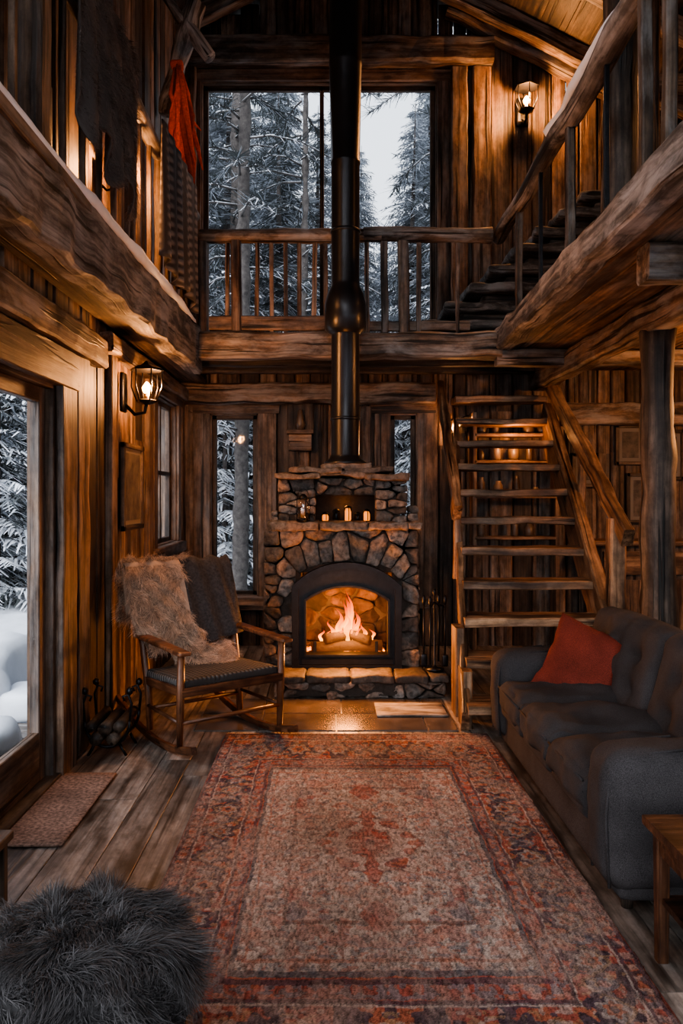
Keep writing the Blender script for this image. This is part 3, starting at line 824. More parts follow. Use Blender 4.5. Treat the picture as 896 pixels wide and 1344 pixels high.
mb = MB()
mb.lathe((FX-.005, 6.12, 1.745), [(.17, 0), (.17, .02), (.13, .05), (.115, .08), (.112, 1.04), (.12, 1.05), (.165, 1.08), (.168, 1.27), (.15, 1.36), (.118, 1.43), (.114, 1.46), (.114, 2.4), (.12, 2.41), (.12, 2.43), (.116, 2.44), (.13, 3.2), (.134, 3.21), (.13, 3.23), (.132, 5.25)], PIPE, 32)
for z in (2.1, 3.6, 4.9): mb.lathe((FX-.005, 6.12, z), [(.118, 0), (.122, .006), (.122, .02), (.118, .026)], PIPE, 32)
mb.obj('stove_pipe')

mb = MB()
y = 4.84
for r_ in range(2):
    x = -.85
    while x < .82:
        w = R.uniform(.35, .6); w = min(w, .84-x); mb.box(x, x+w-.01, y, y+.37, -.002, .008, SLATE, ch=.2, tint=R.uniform(.8, 1.3)); x += w
    y += .38
mb.obj('hearth_tiles')
mb = MB(); mb.rbox((.57, 5.28, .017), (.48, .32, .014), .006, W_GREY, 6, nz=.003, tint=1.4)
mb.obj('doormat')

mb = MB()
mb.lathe((.8, 5.72, .19), [(.07, 0), (.075, .012), (.02, .025), (.008, .04), (.008, .56), (.018, .58), (.012, .61)], IRON, 12)
mb.tube([(.72, 5.72, .66), (.8, 5.72, .7), (.88, 5.72, .66)], .006, IRON, 6)
mb.tube([(.76, 5.66, .66), (.8, 5.72, .7), (.84, 5.78, .66)], .006, IRON, 6)
for (dx, dy) in ((-.08, 0), (.08, 0), (-.04, -.06), (.04, .06)):
    mb.tube([(.8+dx, 5.72+dy, .7), (.8+dx, 5.72+dy, .24)], .007, IRON, 6)
    mb.lathe((.8+dx, 5.72+dy, .68), [(.008, 0), (.014, .02), (.014, .05), (.006, .07)], IRON, 8)
mb.rbox((.72, 5.72, .26), (.05, .02, .1), .008, IRON, 4); mb.rbox((.88, 5.72, .26), (.045, .03, .09), .008, IRON, 4)
mb.obj('fireplace_tools')

mb = MB()
xs = -.27
mb.box(xs-.13, xs+.13, YB-.1, YB-.02, 2.14, 2.5, W_DARK, tint=1.6); mb.box(xs-.1, xs+.1, YB-.16, YB-.1, 1.98, 2.02, W_WALL, tint=1.5)
mb.box(xs-.13, xs+.13, YB-.18, YB-.02, 2.1, 2.14, W_WALL, tint=1.3)
mb.box(xs-.11, xs+.11, YB-.15, YB-.02, 1.94, 2.1, W_WALL, tint=1.5)
mb.lathe((xs, YB-.13, 2.14), [(.03, 0), (.05, .05), (.03, .14), (.02, .2)], CERAMIC, 12, 1)
mb.obj('display_shelf')

def picture(name, loc, rz, w, h):
    mb = MB(); f = .035
    mb.box(-w/2, -w/2+f, -.03, 0, -h/2, h/2, W_DARK, tint=1.6); mb.box(w/2-f, w/2, -.03, 0, -h/2, h/2, W_DARK, tint=1.6)
    mb.box(-w/2, w/2, -.03, 0, h/2-f, h/2, W_DARK, tint=1.6); mb.box(-w/2, w/2, -.03, 0, -h/2, -h/2+f, W_DARK, tint=1.6)
    mb.box(-w/2+f, w/2-f, -.012, -.002, -h/2+f, h/2-f, MATBOARD, ch=0, tint=.5)
    mb.box(-w/2+f*2, w/2-f*2, -.016, -.011, -h/2+f*2, h/2-f*2, PAPER, ch=0, tint=.6)
    return mb.obj(name, loc=loc, rz=rz)
picture('picture_frame', (XL+.025, 5.55, 1.56), math.pi/2, .56, .62)
picture('picture_frame', (3.0, YB-.03, 2.0), 0, .3, .4)
picture('picture_frame', (3.08, YB-.03, 1.47), 0, .24, .5)
picture('picture_frame', (3.42, YB-.03, 1.9), 0, .22, .5)
picture('picture_frame', (2.55, YB-.03, 1.75), 0, .26, .34)

mb = MB()
mb.box(2.55, 3.45, 7.2, 7.55, .06, 1.02, W_DARK, tint=1.2); mb.box(2.5, 3.5, 7.15, 7.57, 1.02, 1.07, W_STAIR, tint=1)
for xa in (2.6, 3.03):
    mb.box(xa, xa+.38, 7.17, 7.2, .12, .7, W_STAIR, tint=.7); mb.box(xa, xa+.38, 7.17, 7.2, .75, .97, W_STAIR, tint=.8)
    mb.lathe((xa+.19, 7.16, .85), [(.012, 0), (.015, .01), (.01, .02)], IRON, 8)
for xa in (2.6, 3.4):
    for ya in (7.25, 7.5): mb.box(xa-.03, xa+.03, ya-.03, ya+.03, 0, .08, W_DARK)
mb.obj('cabinet')

# ------------------------------------------------------------ rug
def vnoise(x, y, seed):
    rs = np.random.RandomState(seed); G = rs.rand(64, 64)
    xi = np.floor(x).astype(int); yi = np.floor(y).astype(int); fx = x-xi; fy = y-yi
    fx = fx*fx*(3-2*fx); fy = fy*fy*(3-2*fy)
    a = G[xi % 64, yi % 64]; b = G[(xi+1) % 64, yi % 64]; c = G[xi % 64, (yi+1) % 64]; d = G[(xi+1) % 64, (yi+1) % 64]
    return (a*(1-fx)+b*fx)*(1-fy)+(c*(1-fx)+d*fx)*fy
def make_rug():
    X0, X1, Y0, Y1 = -.64, 1.0, 1.75, 4.76
    nx, ny = 471, 863
    xs = np.linspace(X0, X1, nx); ys = np.linspace(Y0, Y1, ny)
    X, Y = np.meshgrid(xs, ys, indexing='ij')
    cx, cy = (X0+X1)/2, (Y0+Y1)/2; hw, hl = (X1-X0)/2, (Y1-Y0)/2
    ux = np.abs(X-cx); uy = np.abs(Y-cy)
    ux = ux+.012*(vnoise(X*9+3, Y*9, 5)-.5)+.008*(vnoise(X*40, Y*40, 15)-.5); uy = uy+.012*(vnoise(X*9, Y*9+7, 6)-.5)+.008*(vnoise(X*40, Y*40, 16)-.5)
    b = np.minimum((hw-ux)/.33, (hl-uy)/.6)
    P = dict(red=(.25, .048, .03), rust=(.31, .105, .058), navy=(.037, .042, .058), cream=(.35, .285, .245), slate=(.13, .132, .145), pink=(.32, .17, .135), brown=(.1, .045, .033), gold=(.3, .18, .1))
    P = {k: np.array(v) for k, v in P.items()}
    C = np.zeros(X.shape+(3,)); C[:] = P['cream']
    def put(mask, c, a=1.0):
        m = (mask.astype(float)*a)[..., None]; C[:] = C*(1-m)+P[c]*m
    n1 = vnoise(ux*26, uy*26, 1); n2 = vnoise(ux*44+5, uy*44, 2); n3 = vnoise(ux*14, uy*14+9, 3); n4 = vnoise(ux*60, uy*60, 4)
    field = b >= 1
    put(field & (n1 > .62), 'pink', .65); put(field & (n2 > .66), 'slate', .6); put(field & (n4 > .74), 'rust', .5)
    put(field & (np.abs(n3-.5) < .03), 'brown', .35)
    fx = ux/(hw-.33); fy = uy/(hl-.6)
    fm = np.maximum(fx, fy)
    put(field & (fm > .965), 'navy', .7); put(field & (fm > .9) & (fm < .92), 'rust', .5)
    inner = (fm > .66) & (fm < .685); put(inner, 'brown', .5)
    put(field & (fm > .69) & (fm < .88) & (vnoise(ux*30, uy*30, 9) > .58), 'pink', .7)
    sp = (fm < .66) & ((fx+fy) > 1.02+.06*np.sin(ux*60)); put(sp, 'pink', .45); put(sp & (n2 > .6), 'red', .45); put(sp & (n1 < .3), 'slate', .6)
    r = np.sqrt((ux/.3)**2+(uy/.42)**2); th = np.arctan2(uy/.42, ux/.3)
    lob = 1+.12*np.cos(8*th)+.06*np.cos(16*th)+.25*(n3-.5)
    med = (r < lob*.72)
    put(med, 'red', .7); put(med & (n2 > .56), 'rust', .65); put(med & (n1 > .55), 'cream', .8); put(med & (n4 > .76), 'navy', .5)
    put((np.abs(r-lob*.72) < .025), 'brown', .4)
    put((r < .38*lob), 'brown', .35); put((r < .3*lob), 'red', .75); put((r < .3*lob) & (n2 > .55), 'pink', .8); put(r < .08, 'navy', .6)
    pend = (np.abs(ux) < .06*(1.3-np.abs(uy-.56)/.08)) & (np.abs(uy-.56) < .1); put(pend, 'red', .6)
    bd = b < 1
    put(bd, 'red', .9)
    main = (b > .22) & (b < .78)
    put(bd & (n3 > .55), 'rust', .8)
    vert = (hw-ux)/.33 < (hl-uy)/.6
    s = np.where(vert, uy, ux); per = .235
    ph = (s % per)/per-.5; tt = np.where(vert, (hw-ux)-.165, ((hl-uy)-.3)*.55)
    rr = np.sqrt((ph*per/.075)**2+(tt/.07)**2); ta = np.arctan2(tt, ph*per)
    lb2 = 1+.2*np.cos(6*ta)
    put(main & (rr < lb2), 'navy', .85); put(main & (rr < .66*lb2), 'cream', .6); put(main & (rr < .42*lb2), 'rust', .9); put(main & (rr < .2), 'navy', .8)
    vine = main & (np.abs(tt-.055*np.sin(2*np.pi*s/per+1.5)) < .008); put(vine, 'gold', .6)
    ph2 = ((s+per/2) % per)/per-.5; r2 = np.sqrt((ph2*per/.035)**2+(tt/.05)**2); put(main & (r2 < 1), 'slate', .85); put(main & (r2 < .5), 'pink', .8)
    put(main & (n2 > .72) & (rr > lb2), 'cream', .6); put(main & (n1 < .36) & (rr > lb2), 'navy', .8); put(main & (n4 > .8), 'gold', .6)
    for (a, c, q) in ((.03, 'brown', .02), (.06, 'navy', .02), (.2, 'navy', .02), (.23, 'cream', .012), (.78, 'cream', .012), (.8, 'navy', .018), (.96, 'navy', .025)):
        put(bd & (np.abs(b-a) < q), c, .7)
    g1 = bd & (b > .07) & (b < .19); put(g1 & ((np.sin(s*2*np.pi/.06) > .1)), 'cream', .45); put(g1 & (n4 > .6), 'navy', .7)
    g2 = bd & (b > .82) & (b < .94); put(g2 & ((np.sin(s*2*np.pi/.07) > .2)), 'pink', .7); put(g2 & (n4 > .62), 'slate', .7)
    wear = vnoise(X*5, Y*5, 21)*.4+vnoise(X*13, Y*13, 22)*.3+vnoise(X*70, Y*25, 23)*.3
    w = np.clip((wear-.38)*2.2, 0, .6)[..., None]; C[:] = C*(1-w)+np.array((.27, .195, .16))*w
    sp = np.random.RandomState(3).rand(nx, ny); wv = (.45+.7*sp+.7*(vnoise(X*160, Y*60, 24)-.5))[..., None]
    C *= wv
    C = C*(.68+.64*vnoise(X*3, Y*3, 31))[..., None]
    C = np.clip(C, 0, 1)
    Z = .014+.0022*sp+.004*(vnoise(X*2.5, Y*2.5, 41)-.5)
    edge = (ux > hw-.008) | (uy > hl-.008); Z[edge] = .004
    v = np.stack([X, Y, Z], -1).reshape(-1, 3)
    i = np.arange(nx-1)[:, None]; j = np.arange(ny-1)[None, :]
    a = (i*ny+j); q = np.stack([a, a+ny, a+ny+1, a+1], -1).reshape(-1, 4)
    me = bpy.data.meshes.new('rug_pile'); me.vertices.add(len(v)); me.vertices.foreach_set('co', v.astype(np.float32).ravel())
    me.loops.add(q.size); me.loops.foreach_set('vertex_index', q.astype(np.int32).ravel())
    me.polygons.add(len(q)); me.polygons.foreach_set('loop_start', (np.arange(len(q))*4).astype(np.int32))
    me.update(calc_edges=True)
    ca = me.color_attributes.new('col', 'FLOAT_COLOR', 'POINT')
    ca.data.foreach_set('color', np.concatenate([C.reshape(-1, 3), np.ones((len(v), 1))], 1).astype(np.float32).ravel())
    m, nt, bs, o = nm('rug_wool'); at = attr(nt, 'col'); nt.links.new(at.outputs['Color'], bs.inputs['Base Color']); bs.inputs['Roughness'].default_value = .95
    bs.inputs['Specular IOR Level'].default_value = .15
    tc = nd(nt, 'ShaderNodeTexCoord'); n = noise_n(nt, tc.outputs['Object'], 300, 2); bump(nt, n.outputs[0], bs, .4, .004)
    me.materials.append(m)
    root = empty('persian_rug'); ob = bpy.data.objects.new('pile', me); COL.objects.link(ob); ob.parent = root
    mb = MB()
    for yy, sg in ((Y1, 1), (Y0, -1)):
        x = X0+.01
        while x < X1:
            mb.tube([(x, yy-.01*sg, .006), (x+R.uniform(-.004, .004), yy+.02*sg, .004), (x+R.uniform(-.01, .01), yy+.045*sg, .003)], .0018, MATBOARD, 4, tint=1.2); x += .011
    mb.obj('fringe', root)
make_rug()
mb = MB(); RUN = fabric('faded_runner', (.14, .09, .07), sc=60)
mb.rbox((-1.34, 3.66, .01), (.42, .85, .012), .005, RUN, 8, nz=.002)
mb.obj('floor_mat')

# ------------------------------------------------------------ sofa
sofa = empty('sofa')
mb = MB()
SX0, SX1, SY0, SY1 = .99, 1.93, 2.68, 4.64
mb.rbox(((SX0+SX1)/2+.02, (SY0+SY1)/2, .17), (SX1-SX0-.04, SY1-SY0-.04, .24), .03, SOFA, 10)
for xx in (SX0+.1, SX1-.1):
    for yy in (SY0+.1, SY1-.1): mb.lathe((xx, yy, 0), [(.02, 0), (.03, .06)], W_DARK, 10)
mb.obj('base', sofa)
mb = MB()
def armfn(p, a):
    if p.z > 0: p.y *= 1+.08*a[2]
    return p
for yy in (SY0+.12, SY1-.12):
    mb.rbox(((SX0+SX1)/2-.02, yy, .33), (SX1-SX0-.04, .24, .5), .075, SOFA, 16, puff=(.02, .012, .015), nz=.009, nsc=7, fn=armfn)
    for sg in (-1, 1):
        mb.tube([(SX0+.012, yy+sg*.085, .1), (SX0-.002, yy+sg*.09, .35), (SX0+.01, yy+sg*.092, .49), (SX0+.05, yy+sg*.075, .565), (SX0+.3, yy+sg*.075, .592)], .006, SOFA, 8)
mb.obj('arms', sofa)
mb = MB()
L = (SY1-SY0-.48)/3
def seatfn(p, a):
    if a[2] > 0:
        p.z += .014*math.sin(a[0]*5+a[1]*2)*(1-a[1]**2)-.014*math.exp(-((abs(a[1])-.86)/.08)**2)
    return p
for i in range(3):
    yc = SY0+.24+L*(i+.5)
    mb.rbox((SX0+.34, yc, .355), (.7, L+.004, .17), .055, SOFA, 22, puff=(.015, 0, .036), nz=.018, nsc=7, fn=seatfn)
    mb.rbox((SX0+.34, yc, .29), (.68, L-.01, .1), .03, SOFA, 6)
    mb.tube([(SX0-.008, yc-L/2+.02, .4), (SX0-.02, yc, .41), (SX0-.008, yc+L/2-.02, .4)], .005, SOFA, 6)
mb.obj('seat_cushions', sofa)
mb = MB()
def backfn(p, a):
    for by in (-.5, 0, .5):
        for bz in (-.35, .3):
            d = ((a[1]-by)**2*1.4+(a[2]-bz)**2*.9)
            if a[0] < 0: p.x += .045*math.exp(-d/.018)
    if a[0] < 0:
        for by in (-.5, 0, .5): p.x += .014*math.exp(-((a[1]-by)*9)**2)
    return p
for i in range(2):
    L2 = (SY1-SY0-.1)/2; yc = SY0+.05+L2*(i+.5)
    mb.rbox((1.65, yc, .57), (.2, L2+.004, .54), .07, SOFA, 28, puff=(.035, 0, .015), rot=(0, .26, 0), nz=.012, nsc=6, fn=backfn)
mb.rbox((1.84, (SY0+SY1)/2, .42), (.14, SY1-SY0-.03, .68), .05, SOFA, 10, rot=(0, .12, 0))
mb.obj('back', sofa)
mb = MB()
def pillowfn(p, a):
    u, v = a[0], a[2]
    e = max(0, (1-u**2))**.45*max(0, (1-v**2))**.45
    px = u*.22*(1-.1*(1-v*v)*abs(u)); pz = v*.22*(1-.1*(1-u*u)*abs(v))
    return Vector((px, (a[1])*.085*e, pz))
mb.rbox((1.42, 4.22, .57), (.44, .15, .42), .01, PILLOW, 20, fn=pillowfn, rot=(-.45, .3, -.6), nz=.012, nsc=9)
mb.obj('throw_pillow', sofa)

mb = MB()
mb.box(1.03, 1.62, 1.95, 2.5, .425, .455, W_CHAIR, ch=.2, tint=.7)
mb.box(1.06, 1.59, 1.98, 2.47, .35, .425, W_CHAIR, ch=.05, tint=.5)
for xx in (1.075, 1.57):
    for yy in (2.0, 2.455): mb.beam((xx, yy, 0), (xx, yy, .43), .035, .035, W_CHAIR, up=(0, 1, 0), tint=.5, w1=.045)
mb.box(1.07, 1.58, 1.99, 2.46, .19, .21, W_CHAIR, tint=.5)
mb.obj('side_table')
mb = MB()
mb.box(-1.38, -1.17, 2.45, 2.84, .22, .255, W_DARK, rough=.004, tint=1.5)
for xx in (-1.36, -1.2):
    for yy in (2.5, 2.8): mb.box(xx-.018, xx+.018, yy-.018, yy+.018, 0, .225, W_DARK, tint=1.2)
mb.box(-1.36, -1.2, 2.79, 2.81, .08, .11, W_DARK)
mb.obj('wooden_footstool')

# ------------------------------------------------------------ fur
def fur(name, P, Nn, F, length, width, mat, parent=None, seed=1, droop=.8, rnd=.35, tint=(.5, 1.5), clump=.5, seg=4):
    rs = np.random.RandomState(seed); n = len(P)
    L = length*rs.uniform(.6, 1.2, (n, 1))
    ph = rs.rand(3, 3)*6
    cn = np.stack([np.sin(P@(np.array([31, 17, 23])*(1+.3*k))+ph[k, 0])+np.sin(P@(np.array([-19, 29, 13.])*(1+.4*k))+ph[k, 1]) for k in range(3)], 1)*.5
    D = F+cn*clump+rs.normal(0, rnd, (n, 3))
    side = np.cross(Nn, D+1e-6); side /= np.linalg.norm(side, axis=1, keepdims=True)+1e-9
    rr = rs.rand(n, 1)*math.pi; up = Nn
    side = side*np.cos(rr)+up*np.sin(rr)*.5
    V = []
    for k in range(seg+1):
        t = k/seg
        c = P+L*(Nn*(t*.55-t*t*.25*droop)+D*(t*t*.6*droop+t*.15)+np.array([0, 0, -.25*droop])*t*t)
        w = width*(1-t)**.7/2+.00008
        V.append(c-side*w); V.append(c+side*w)
    V = np.stack(V, 1); m = 2*(seg+1)
    q = np.array([[2*k, 2*k+1, 2*k+3, 2*k+2] for k in range(seg)])
    Q = (np.arange(n)[:, None, None]*m+q[None]).reshape(-1, 4)
    me = bpy.data.meshes.new(name); me.vertices.add(n*m); me.vertices.foreach_set('co', V.astype(np.float32).ravel())
    me.loops.add(Q.size); me.loops.foreach_set('vertex_index', Q.astype(np.int32).ravel())
    me.polygons.add(len(Q)); me.polygons.foreach_set('loop_start', (np.arange(len(Q))*4).astype(np.int32))
    me.polygons.foreach_set('use_smooth', np.ones(len(Q), bool))
    me.update(calc_edges=True)
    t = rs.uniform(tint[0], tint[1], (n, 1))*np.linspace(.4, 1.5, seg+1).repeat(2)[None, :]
    a = me.attributes.new('tint', 'FLOAT', 'POINT'); a.data.foreach_set('value', t.astype(np.float32).ravel())
    me.materials.append(mat); o = bpy.data.objects.new(name, me); COL.objects.link(o)
    if parent: o.parent = parent
    return o
st = empty('fur_stool', (-.57, 1.76, .02))
mb = MB()
mb.lathe((0, 0, 0), [(.22, .1), (.235, .12), (.24, .3), (.245, .38), (.22, .45), (.14, .485), (.02, .49)], FUR_D, 28, .5)
for a in (.8, 2.4, 4, 5.5): mb.tube([(.19*math.cos(a), .19*math.sin(a), 0), (.17*math.cos(a), .17*math.sin(a), .14)], [.018, .025], W_DARK, 8)
mb.obj('seat_body', st)
mb = MB(); mb.lathe((0, 0, .04), [(.22, 0), (.25, .01), (.256, .2), (.24, .21)], W_CHAIR, 28, 1.0); mb.obj('wood_rim', st)
rs = np.random.RandomState(5); n = 34000
th = rs.rand(n)*2*np.pi; q = rs.rand(n)
top = q < .6
rr = np.where(top, np.sqrt(rs.rand(n))*.225, .24); zz = np.where(top, .49-.045*(rr/.225)**4, .28+.17*rs.rand(n))
P = np.stack([rr*np.cos(th), rr*np.sin(th), zz], 1)
Nn = np.where(top[:, None], np.stack([np.cos(th)*.5*(rr/.24)**2, np.sin(th)*.5*(rr/.24)**2, np.ones(n)], 1), np.stack([np.cos(th), np.sin(th), .2*np.ones(n)], 1))
Nn /= np.linalg.norm(Nn, axis=1, keepdims=True)
F = np.stack([np.cos(th)*.8+.3, np.sin(th)*.8-.3, -.4*np.ones(n)], 1)*np.where(top[:, None], .7, .5)
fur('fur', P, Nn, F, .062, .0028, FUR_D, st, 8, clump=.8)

# ------------------------------------------------------------ rocking chair
rc = empty('rocking_chair', (-.56, 4.53, 0), math.atan2(.6, .8))
mb = MB()
for s_ in (-1, 1):
    xx = .34*s_
    rk = [(xx, -.16+1.1*i/16, .022+.32*((-.16+1.1*i/16)-.3)**2) for i in range(17)]
    for a_, b_ in zip(rk[:-1], rk[1:]): mb.beam(a_, (b_[0], b_[1]+.004, b_[2]), .032, .042, W_CHAIR, ch=.15, tint=.9)
    mb.tube([(xx, .02, .06), (xx, .01, .35), (xx, 0, .6)], [.018, .024, .02], W_CHAIR, 10, tint=1)
    mb.tube([(.32*s_, .47, .05), (.32*s_, .5, .3), (.325*s_, .56, .55), (.33*s_, .68, .85), (.33*s_, .77, 1.03)], [.02, .024, .024, .021, .017], W_CHAIR, 10, tint=1)
    mb.rbox((.345*s_, .26, .615), (.075, .66, .028), .012, W_CHAIR, 8, rot=(.03, 0, 0), tint=1.2)
    mb.tube([(xx, .02, .2), (xx*.97, .47, .2)], .012, W_CHAIR, 8)
    mb.beam((xx*.97, 0, .375), (xx*.95, .52, .35), .03, .05, W_CHAIR)
mb.beam((-.34, 0, .375), (.34, 0, .375), .03, .05, W_CHAIR); mb.beam((-.32, .5, .35), (.32, .5, .35), .03, .05, W_CHAIR)
mb.tube([(-.34, .01, .2), (.34, .01, .2)], .013, W_CHAIR, 8); mb.tube([(-.32, .48, .18), (.32, .48, .18)], .012, W_CHAIR, 8)
mb.rbox((0, .765, .98), (.66, .03, .1), .012, W_CHAIR, 8, rot=(-.45, 0, 0)); mb.rbox((0, .56, .5), (.64, .03, .06), .012, W_CHAIR, 6, rot=(-.3, 0, 0))
for i in range(6):
    x_ = -.25+.1*i; mb.tube([(x_, .545, .48), (x_, .66, .75), (x_, .76, .97)], .01, W_CHAIR, 8)
mb.obj('frame', rc)
mb = MB(); mb.rbox((0, .26, .405), (.66, .52, .05), .02, SEATC, 14, puff=(0, 0, .012), rot=(-.05, 0, 0), nz=.004, nsc=10); mb.obj('seat_cushion', rc)
def drape_pts(x, s):
    s = np.asarray(s, float); x = np.asarray(x, float)
    y = np.where(s < 1, .50+.24*s**1.1, np.where(s < 1.12, .74+.5*(s-1), .80-.12*(s-1.12)*2))
    z = np.where(s < 1, .46+.575*s, np.where(s < 1.12, 1.035+.02*np.sin((s-1)/.12*np.pi), 1.035-(s-1.12)*.9))
    return np.stack([x+0*s, y-.02, z], -1)
def drape_n(s):
    s = np.asarray(s, float)
    ny = np.where(s < 1, -1.0, np.where(s < 1.12, 0, 1.0)); nz = np.where(s < 1, .35, np.where(s < 1.12, 1, 0.1))
    v = np.stack([0*s, ny, nz], -1); return v/np.linalg.norm(v, axis=-1, keepdims=True)
def sheet(name, x0, x1, s0f, s1f, mat, parent, off=.01):
    mb = MB(); nx, ns = 14, 30; vs = []; fs = []
    for i in range(nx+1):
        x = x0+(x1-x0)*i/nx
        for j in range(ns+1):
            s = s0f(i/nx)+(s1f(i/nx)-s0f(i/nx))*j/ns
            p = drape_pts(x, s); nv = drape_n(s); w = off+.02*math.sin(x*45+s*3)*.6
            vs.append(tuple(p+nv*w))
    for i in range(nx):
        for j in range(ns): a = i*(ns+1)+j; fs.append((a, a+ns+1, a+ns+2, a+1))
    mb.add(vs, fs, vs, .8, mat, True); o = mb.obj(name, parent)
    md = o.modifiers.new('thick', 'SOLIDIFY'); md.thickness = .012; return o
sheet('knit_blanket', .0, .37, lambda u: .1+.1*u, lambda u: 1.5, BLANKET, rc, .024)
sheet('sheepskin', -.38, .05, lambda u: .3-.2*math.sin(u*3)+.0*u, lambda u: 1.45, FUR_L, rc, .02)
rs = np.random.RandomState(9); n = 34000
x = rs.uniform(-.41, .16, n); s = rs.uniform(0, 1.5, n); u = (x+.41)/.57
lim = .3-.34*np.sin(u*2.2)+.05*np.sin(u*23)
rlim = .05+.09*np.cos(s*4.0+.5)+.012*np.sin(s*31)
keep = (s > lim) & (x < rlim); x = x[keep]; s = s[keep]
P = drape_pts(x, s); Nn = drape_n(s); P = P+Nn*.03
F = np.zeros_like(P); F[:, 2] = -1; F[:, 0] = .4*np.sin(x*20+s*9)
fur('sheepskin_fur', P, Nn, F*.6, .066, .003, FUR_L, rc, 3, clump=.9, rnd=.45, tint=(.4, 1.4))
x = rs.uniform(-.1, .28, 9000); y = rs.uniform(.25, .58, 9000); k_ = ((x-.1)/.16)**2+((y-.45)/.14)**2 < 1; x = x[k_]; y = y[k_]
P = np.stack([x, y, .435+.12*np.clip((y-.38)/.17, 0, 1)], 1); Nn = np.tile(np.array([[0, -.5, .86]]), (len(x), 1)); F = np.tile(np.array([[.2, -.8, -.2]]), (len(x), 1))
fur('sheepskin_corner', P, Nn, F, .06, .003, FUR_L, rc, 4, clump=.7, rnd=.45)

def hide(name, y0, y1, ztop, zb0, zb1, mat, seed, dens=14000, furry=True, off=.02):
    root = empty(name)
    rs = np.random.RandomState(seed); mb = MB(); vs = []; fs = []; ny, nz = 36, 20
    def pt(y, f):
        zb = zb0+(zb1-zb0)*(y-y0)/(y1-y0)+(.09*math.sin(y*17) if furry else .03*math.sin(y*9)); z = ztop+(zb-ztop)*f
        p = LP(y, z); return (p.x+off+.026*math.sin(y*30)*(.3+f), y, z)
    for i in range(ny+1):
        for j in range(nz+1): vs.append(pt(y0+(y1-y0)*i/ny, j/nz))
    for i in range(ny):
        for j in range(nz): a = i*(nz+1)+j; fs.append((a, a+nz+1, a+nz+2, a+1))
    mb.add(vs, fs, vs, .7, mat, True); o = mb.obj('skin', root); md = o.modifiers.new('t', 'SOLIDIFY'); md.thickness = .01
    if furry:
        ys = rs.uniform(y0, y1, dens); f = rs.rand(dens)
        P = np.array([pt(a, b) for a, b in zip(ys, f)]); Nn = np.tile(np.array([[1., 0, .1]]), (dens, 1)); F = np.tile(np.array([[0, 0, -1.]]), (dens, 1))
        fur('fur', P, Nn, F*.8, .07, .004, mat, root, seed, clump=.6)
hide('animal_hide', 3.45, 4.4, 4.02, 3.25, 3.15, HIDE, 31)
hide('striped_blanket', 5.0, 6.1, 3.97, 3.05, 2.98, STRIPE, 32, furry=False, off=.03)
mb = MB()
for i in range(30):
    x0 = -1.2+R.uniform(-.07, .09); y0 = 6.14+R.uniform(-.06, .06); L_ = R.uniform(.3, 1.05)
    z0 = 4.95-R.uniform(0, .1)
    mb.tube([(x0*.4-1.21*.6, y0, z0), (x0, y0-.03, z0-L_*.4), (x0+R.uniform(-.05, .08), y0, z0-L_*.75), (x0+R.uniform(-.08, .12), y0, z0-L_)], [.012, .02, .026, .004], REDCLOTH, 6, .012, R.uniform(.4, 1.8), flat=.5)
mb.rbox((-1.21, 6.14, 4.97), (.1, .08, .1), .03, REDCLOTH, 6, nz=.02)
mb.obj('red_tassels')

mb = MB()
cx_, cy_ = -1.27, 4.5
for dy in (-.11, .11):
    mb.tube([(cx_+.13*math.cos(t), cy_+dy, .2+.15*math.sin(t)) for t in [math.pi+math.pi*q/12 for q in range(13)]], .009, IRON, 8)
    for sg in (-1, 1):
        mb.tube([(cx_+sg*.13, cy_+dy, .2), (cx_+sg*.14, cy_+dy, .3), (cx_+sg*.12, cy_+dy, .35), (cx_+sg*.09, cy_+dy, .34), (cx_+sg*.1, cy_+dy, .315)], .008, IRON, 8)
        mb.tube([(cx_+sg*.07, cy_+dy, .07), (cx_+sg*.11, cy_+dy, 0)], .009, IRON, 8)
        mb.lathe((cx_+sg*.13, cy_+dy, .35), [(.006, 0), (.02, .012), (.02, .03), (.006, .045)], IRON, 10)
for sg in (-1, 1): mb.tube([(cx_+sg*.1, cy_-.11, .1), (cx_+sg*.1, cy_+.11, .1)], .006, IRON, 6)
for (dx, dz, r_) in ((-.05, .11, .04), (.045, .11, .038), (0, .17, .04), (-.08, .18, .03), (.08, .18, .032)):
    mb.log((cx_+dx, cy_-.17, dz), (cx_+dx, cy_+.17, dz), r_, r_, W_DARK, .006, 10, .8)
mb.obj('firewood_holder')

# ------------------------------------------------------------ outside
def grid(name, x0, x1, y0, y1, n, zf, mat):
    mb = MB(); vs = []; fs = []
    for i in range(n+1):
        for j in range(n+1):
            x = x0+(x1-x0)*i/n; y = y0+(y1-y0)*j/n; vs.append((x, y, zf(x, y)))
    for i in range(n):
        for j in range(n): a = i*(n+1)+j; fs.append((a, a+n+1, a+n+2, a+1))
    mb.add(vs, fs, vs, 1.0, mat, True); return mb.obj(name)
def gz(x, y):
    d = max(0, max(-1.6-x, x-3.8, y-7.8, -1.6-y))
    return -.25+min(1, d/2.5)*(.25*noise.noise(Vector((x*.4, y*.4, 0)))+.1*noise.noise(Vector((x*1.5, y*1.5, 3))))+max(0, d-6)*.05
grid('snowy_ground', -40, 40, -25, 55, 150, gz, SNOW)
mb = MB()
for i in range(16): mb.box(-3.3, -1.62, 2.0+i*.2, 2.19+i*.2, -.1, -.05, W_GREY, tint=1.2)
mb.obj('deck')
mb = MB()
mb.rbox((-2.35, 4.5, .03), (.9, .6, .26), .12, SNOW, 10, nz=.06, nsc=2); mb.rbox((-3.0, 5.8, .1), (1.4, 1.2, .5), .2, SNOW, 10, nz=.1, nsc=2)
mb.rbox((-2.0, 5.5, 0), (.7, .5, .25), .1, SNOW, 8, nz=.05, nsc=2)
mb.obj('snow_drift')

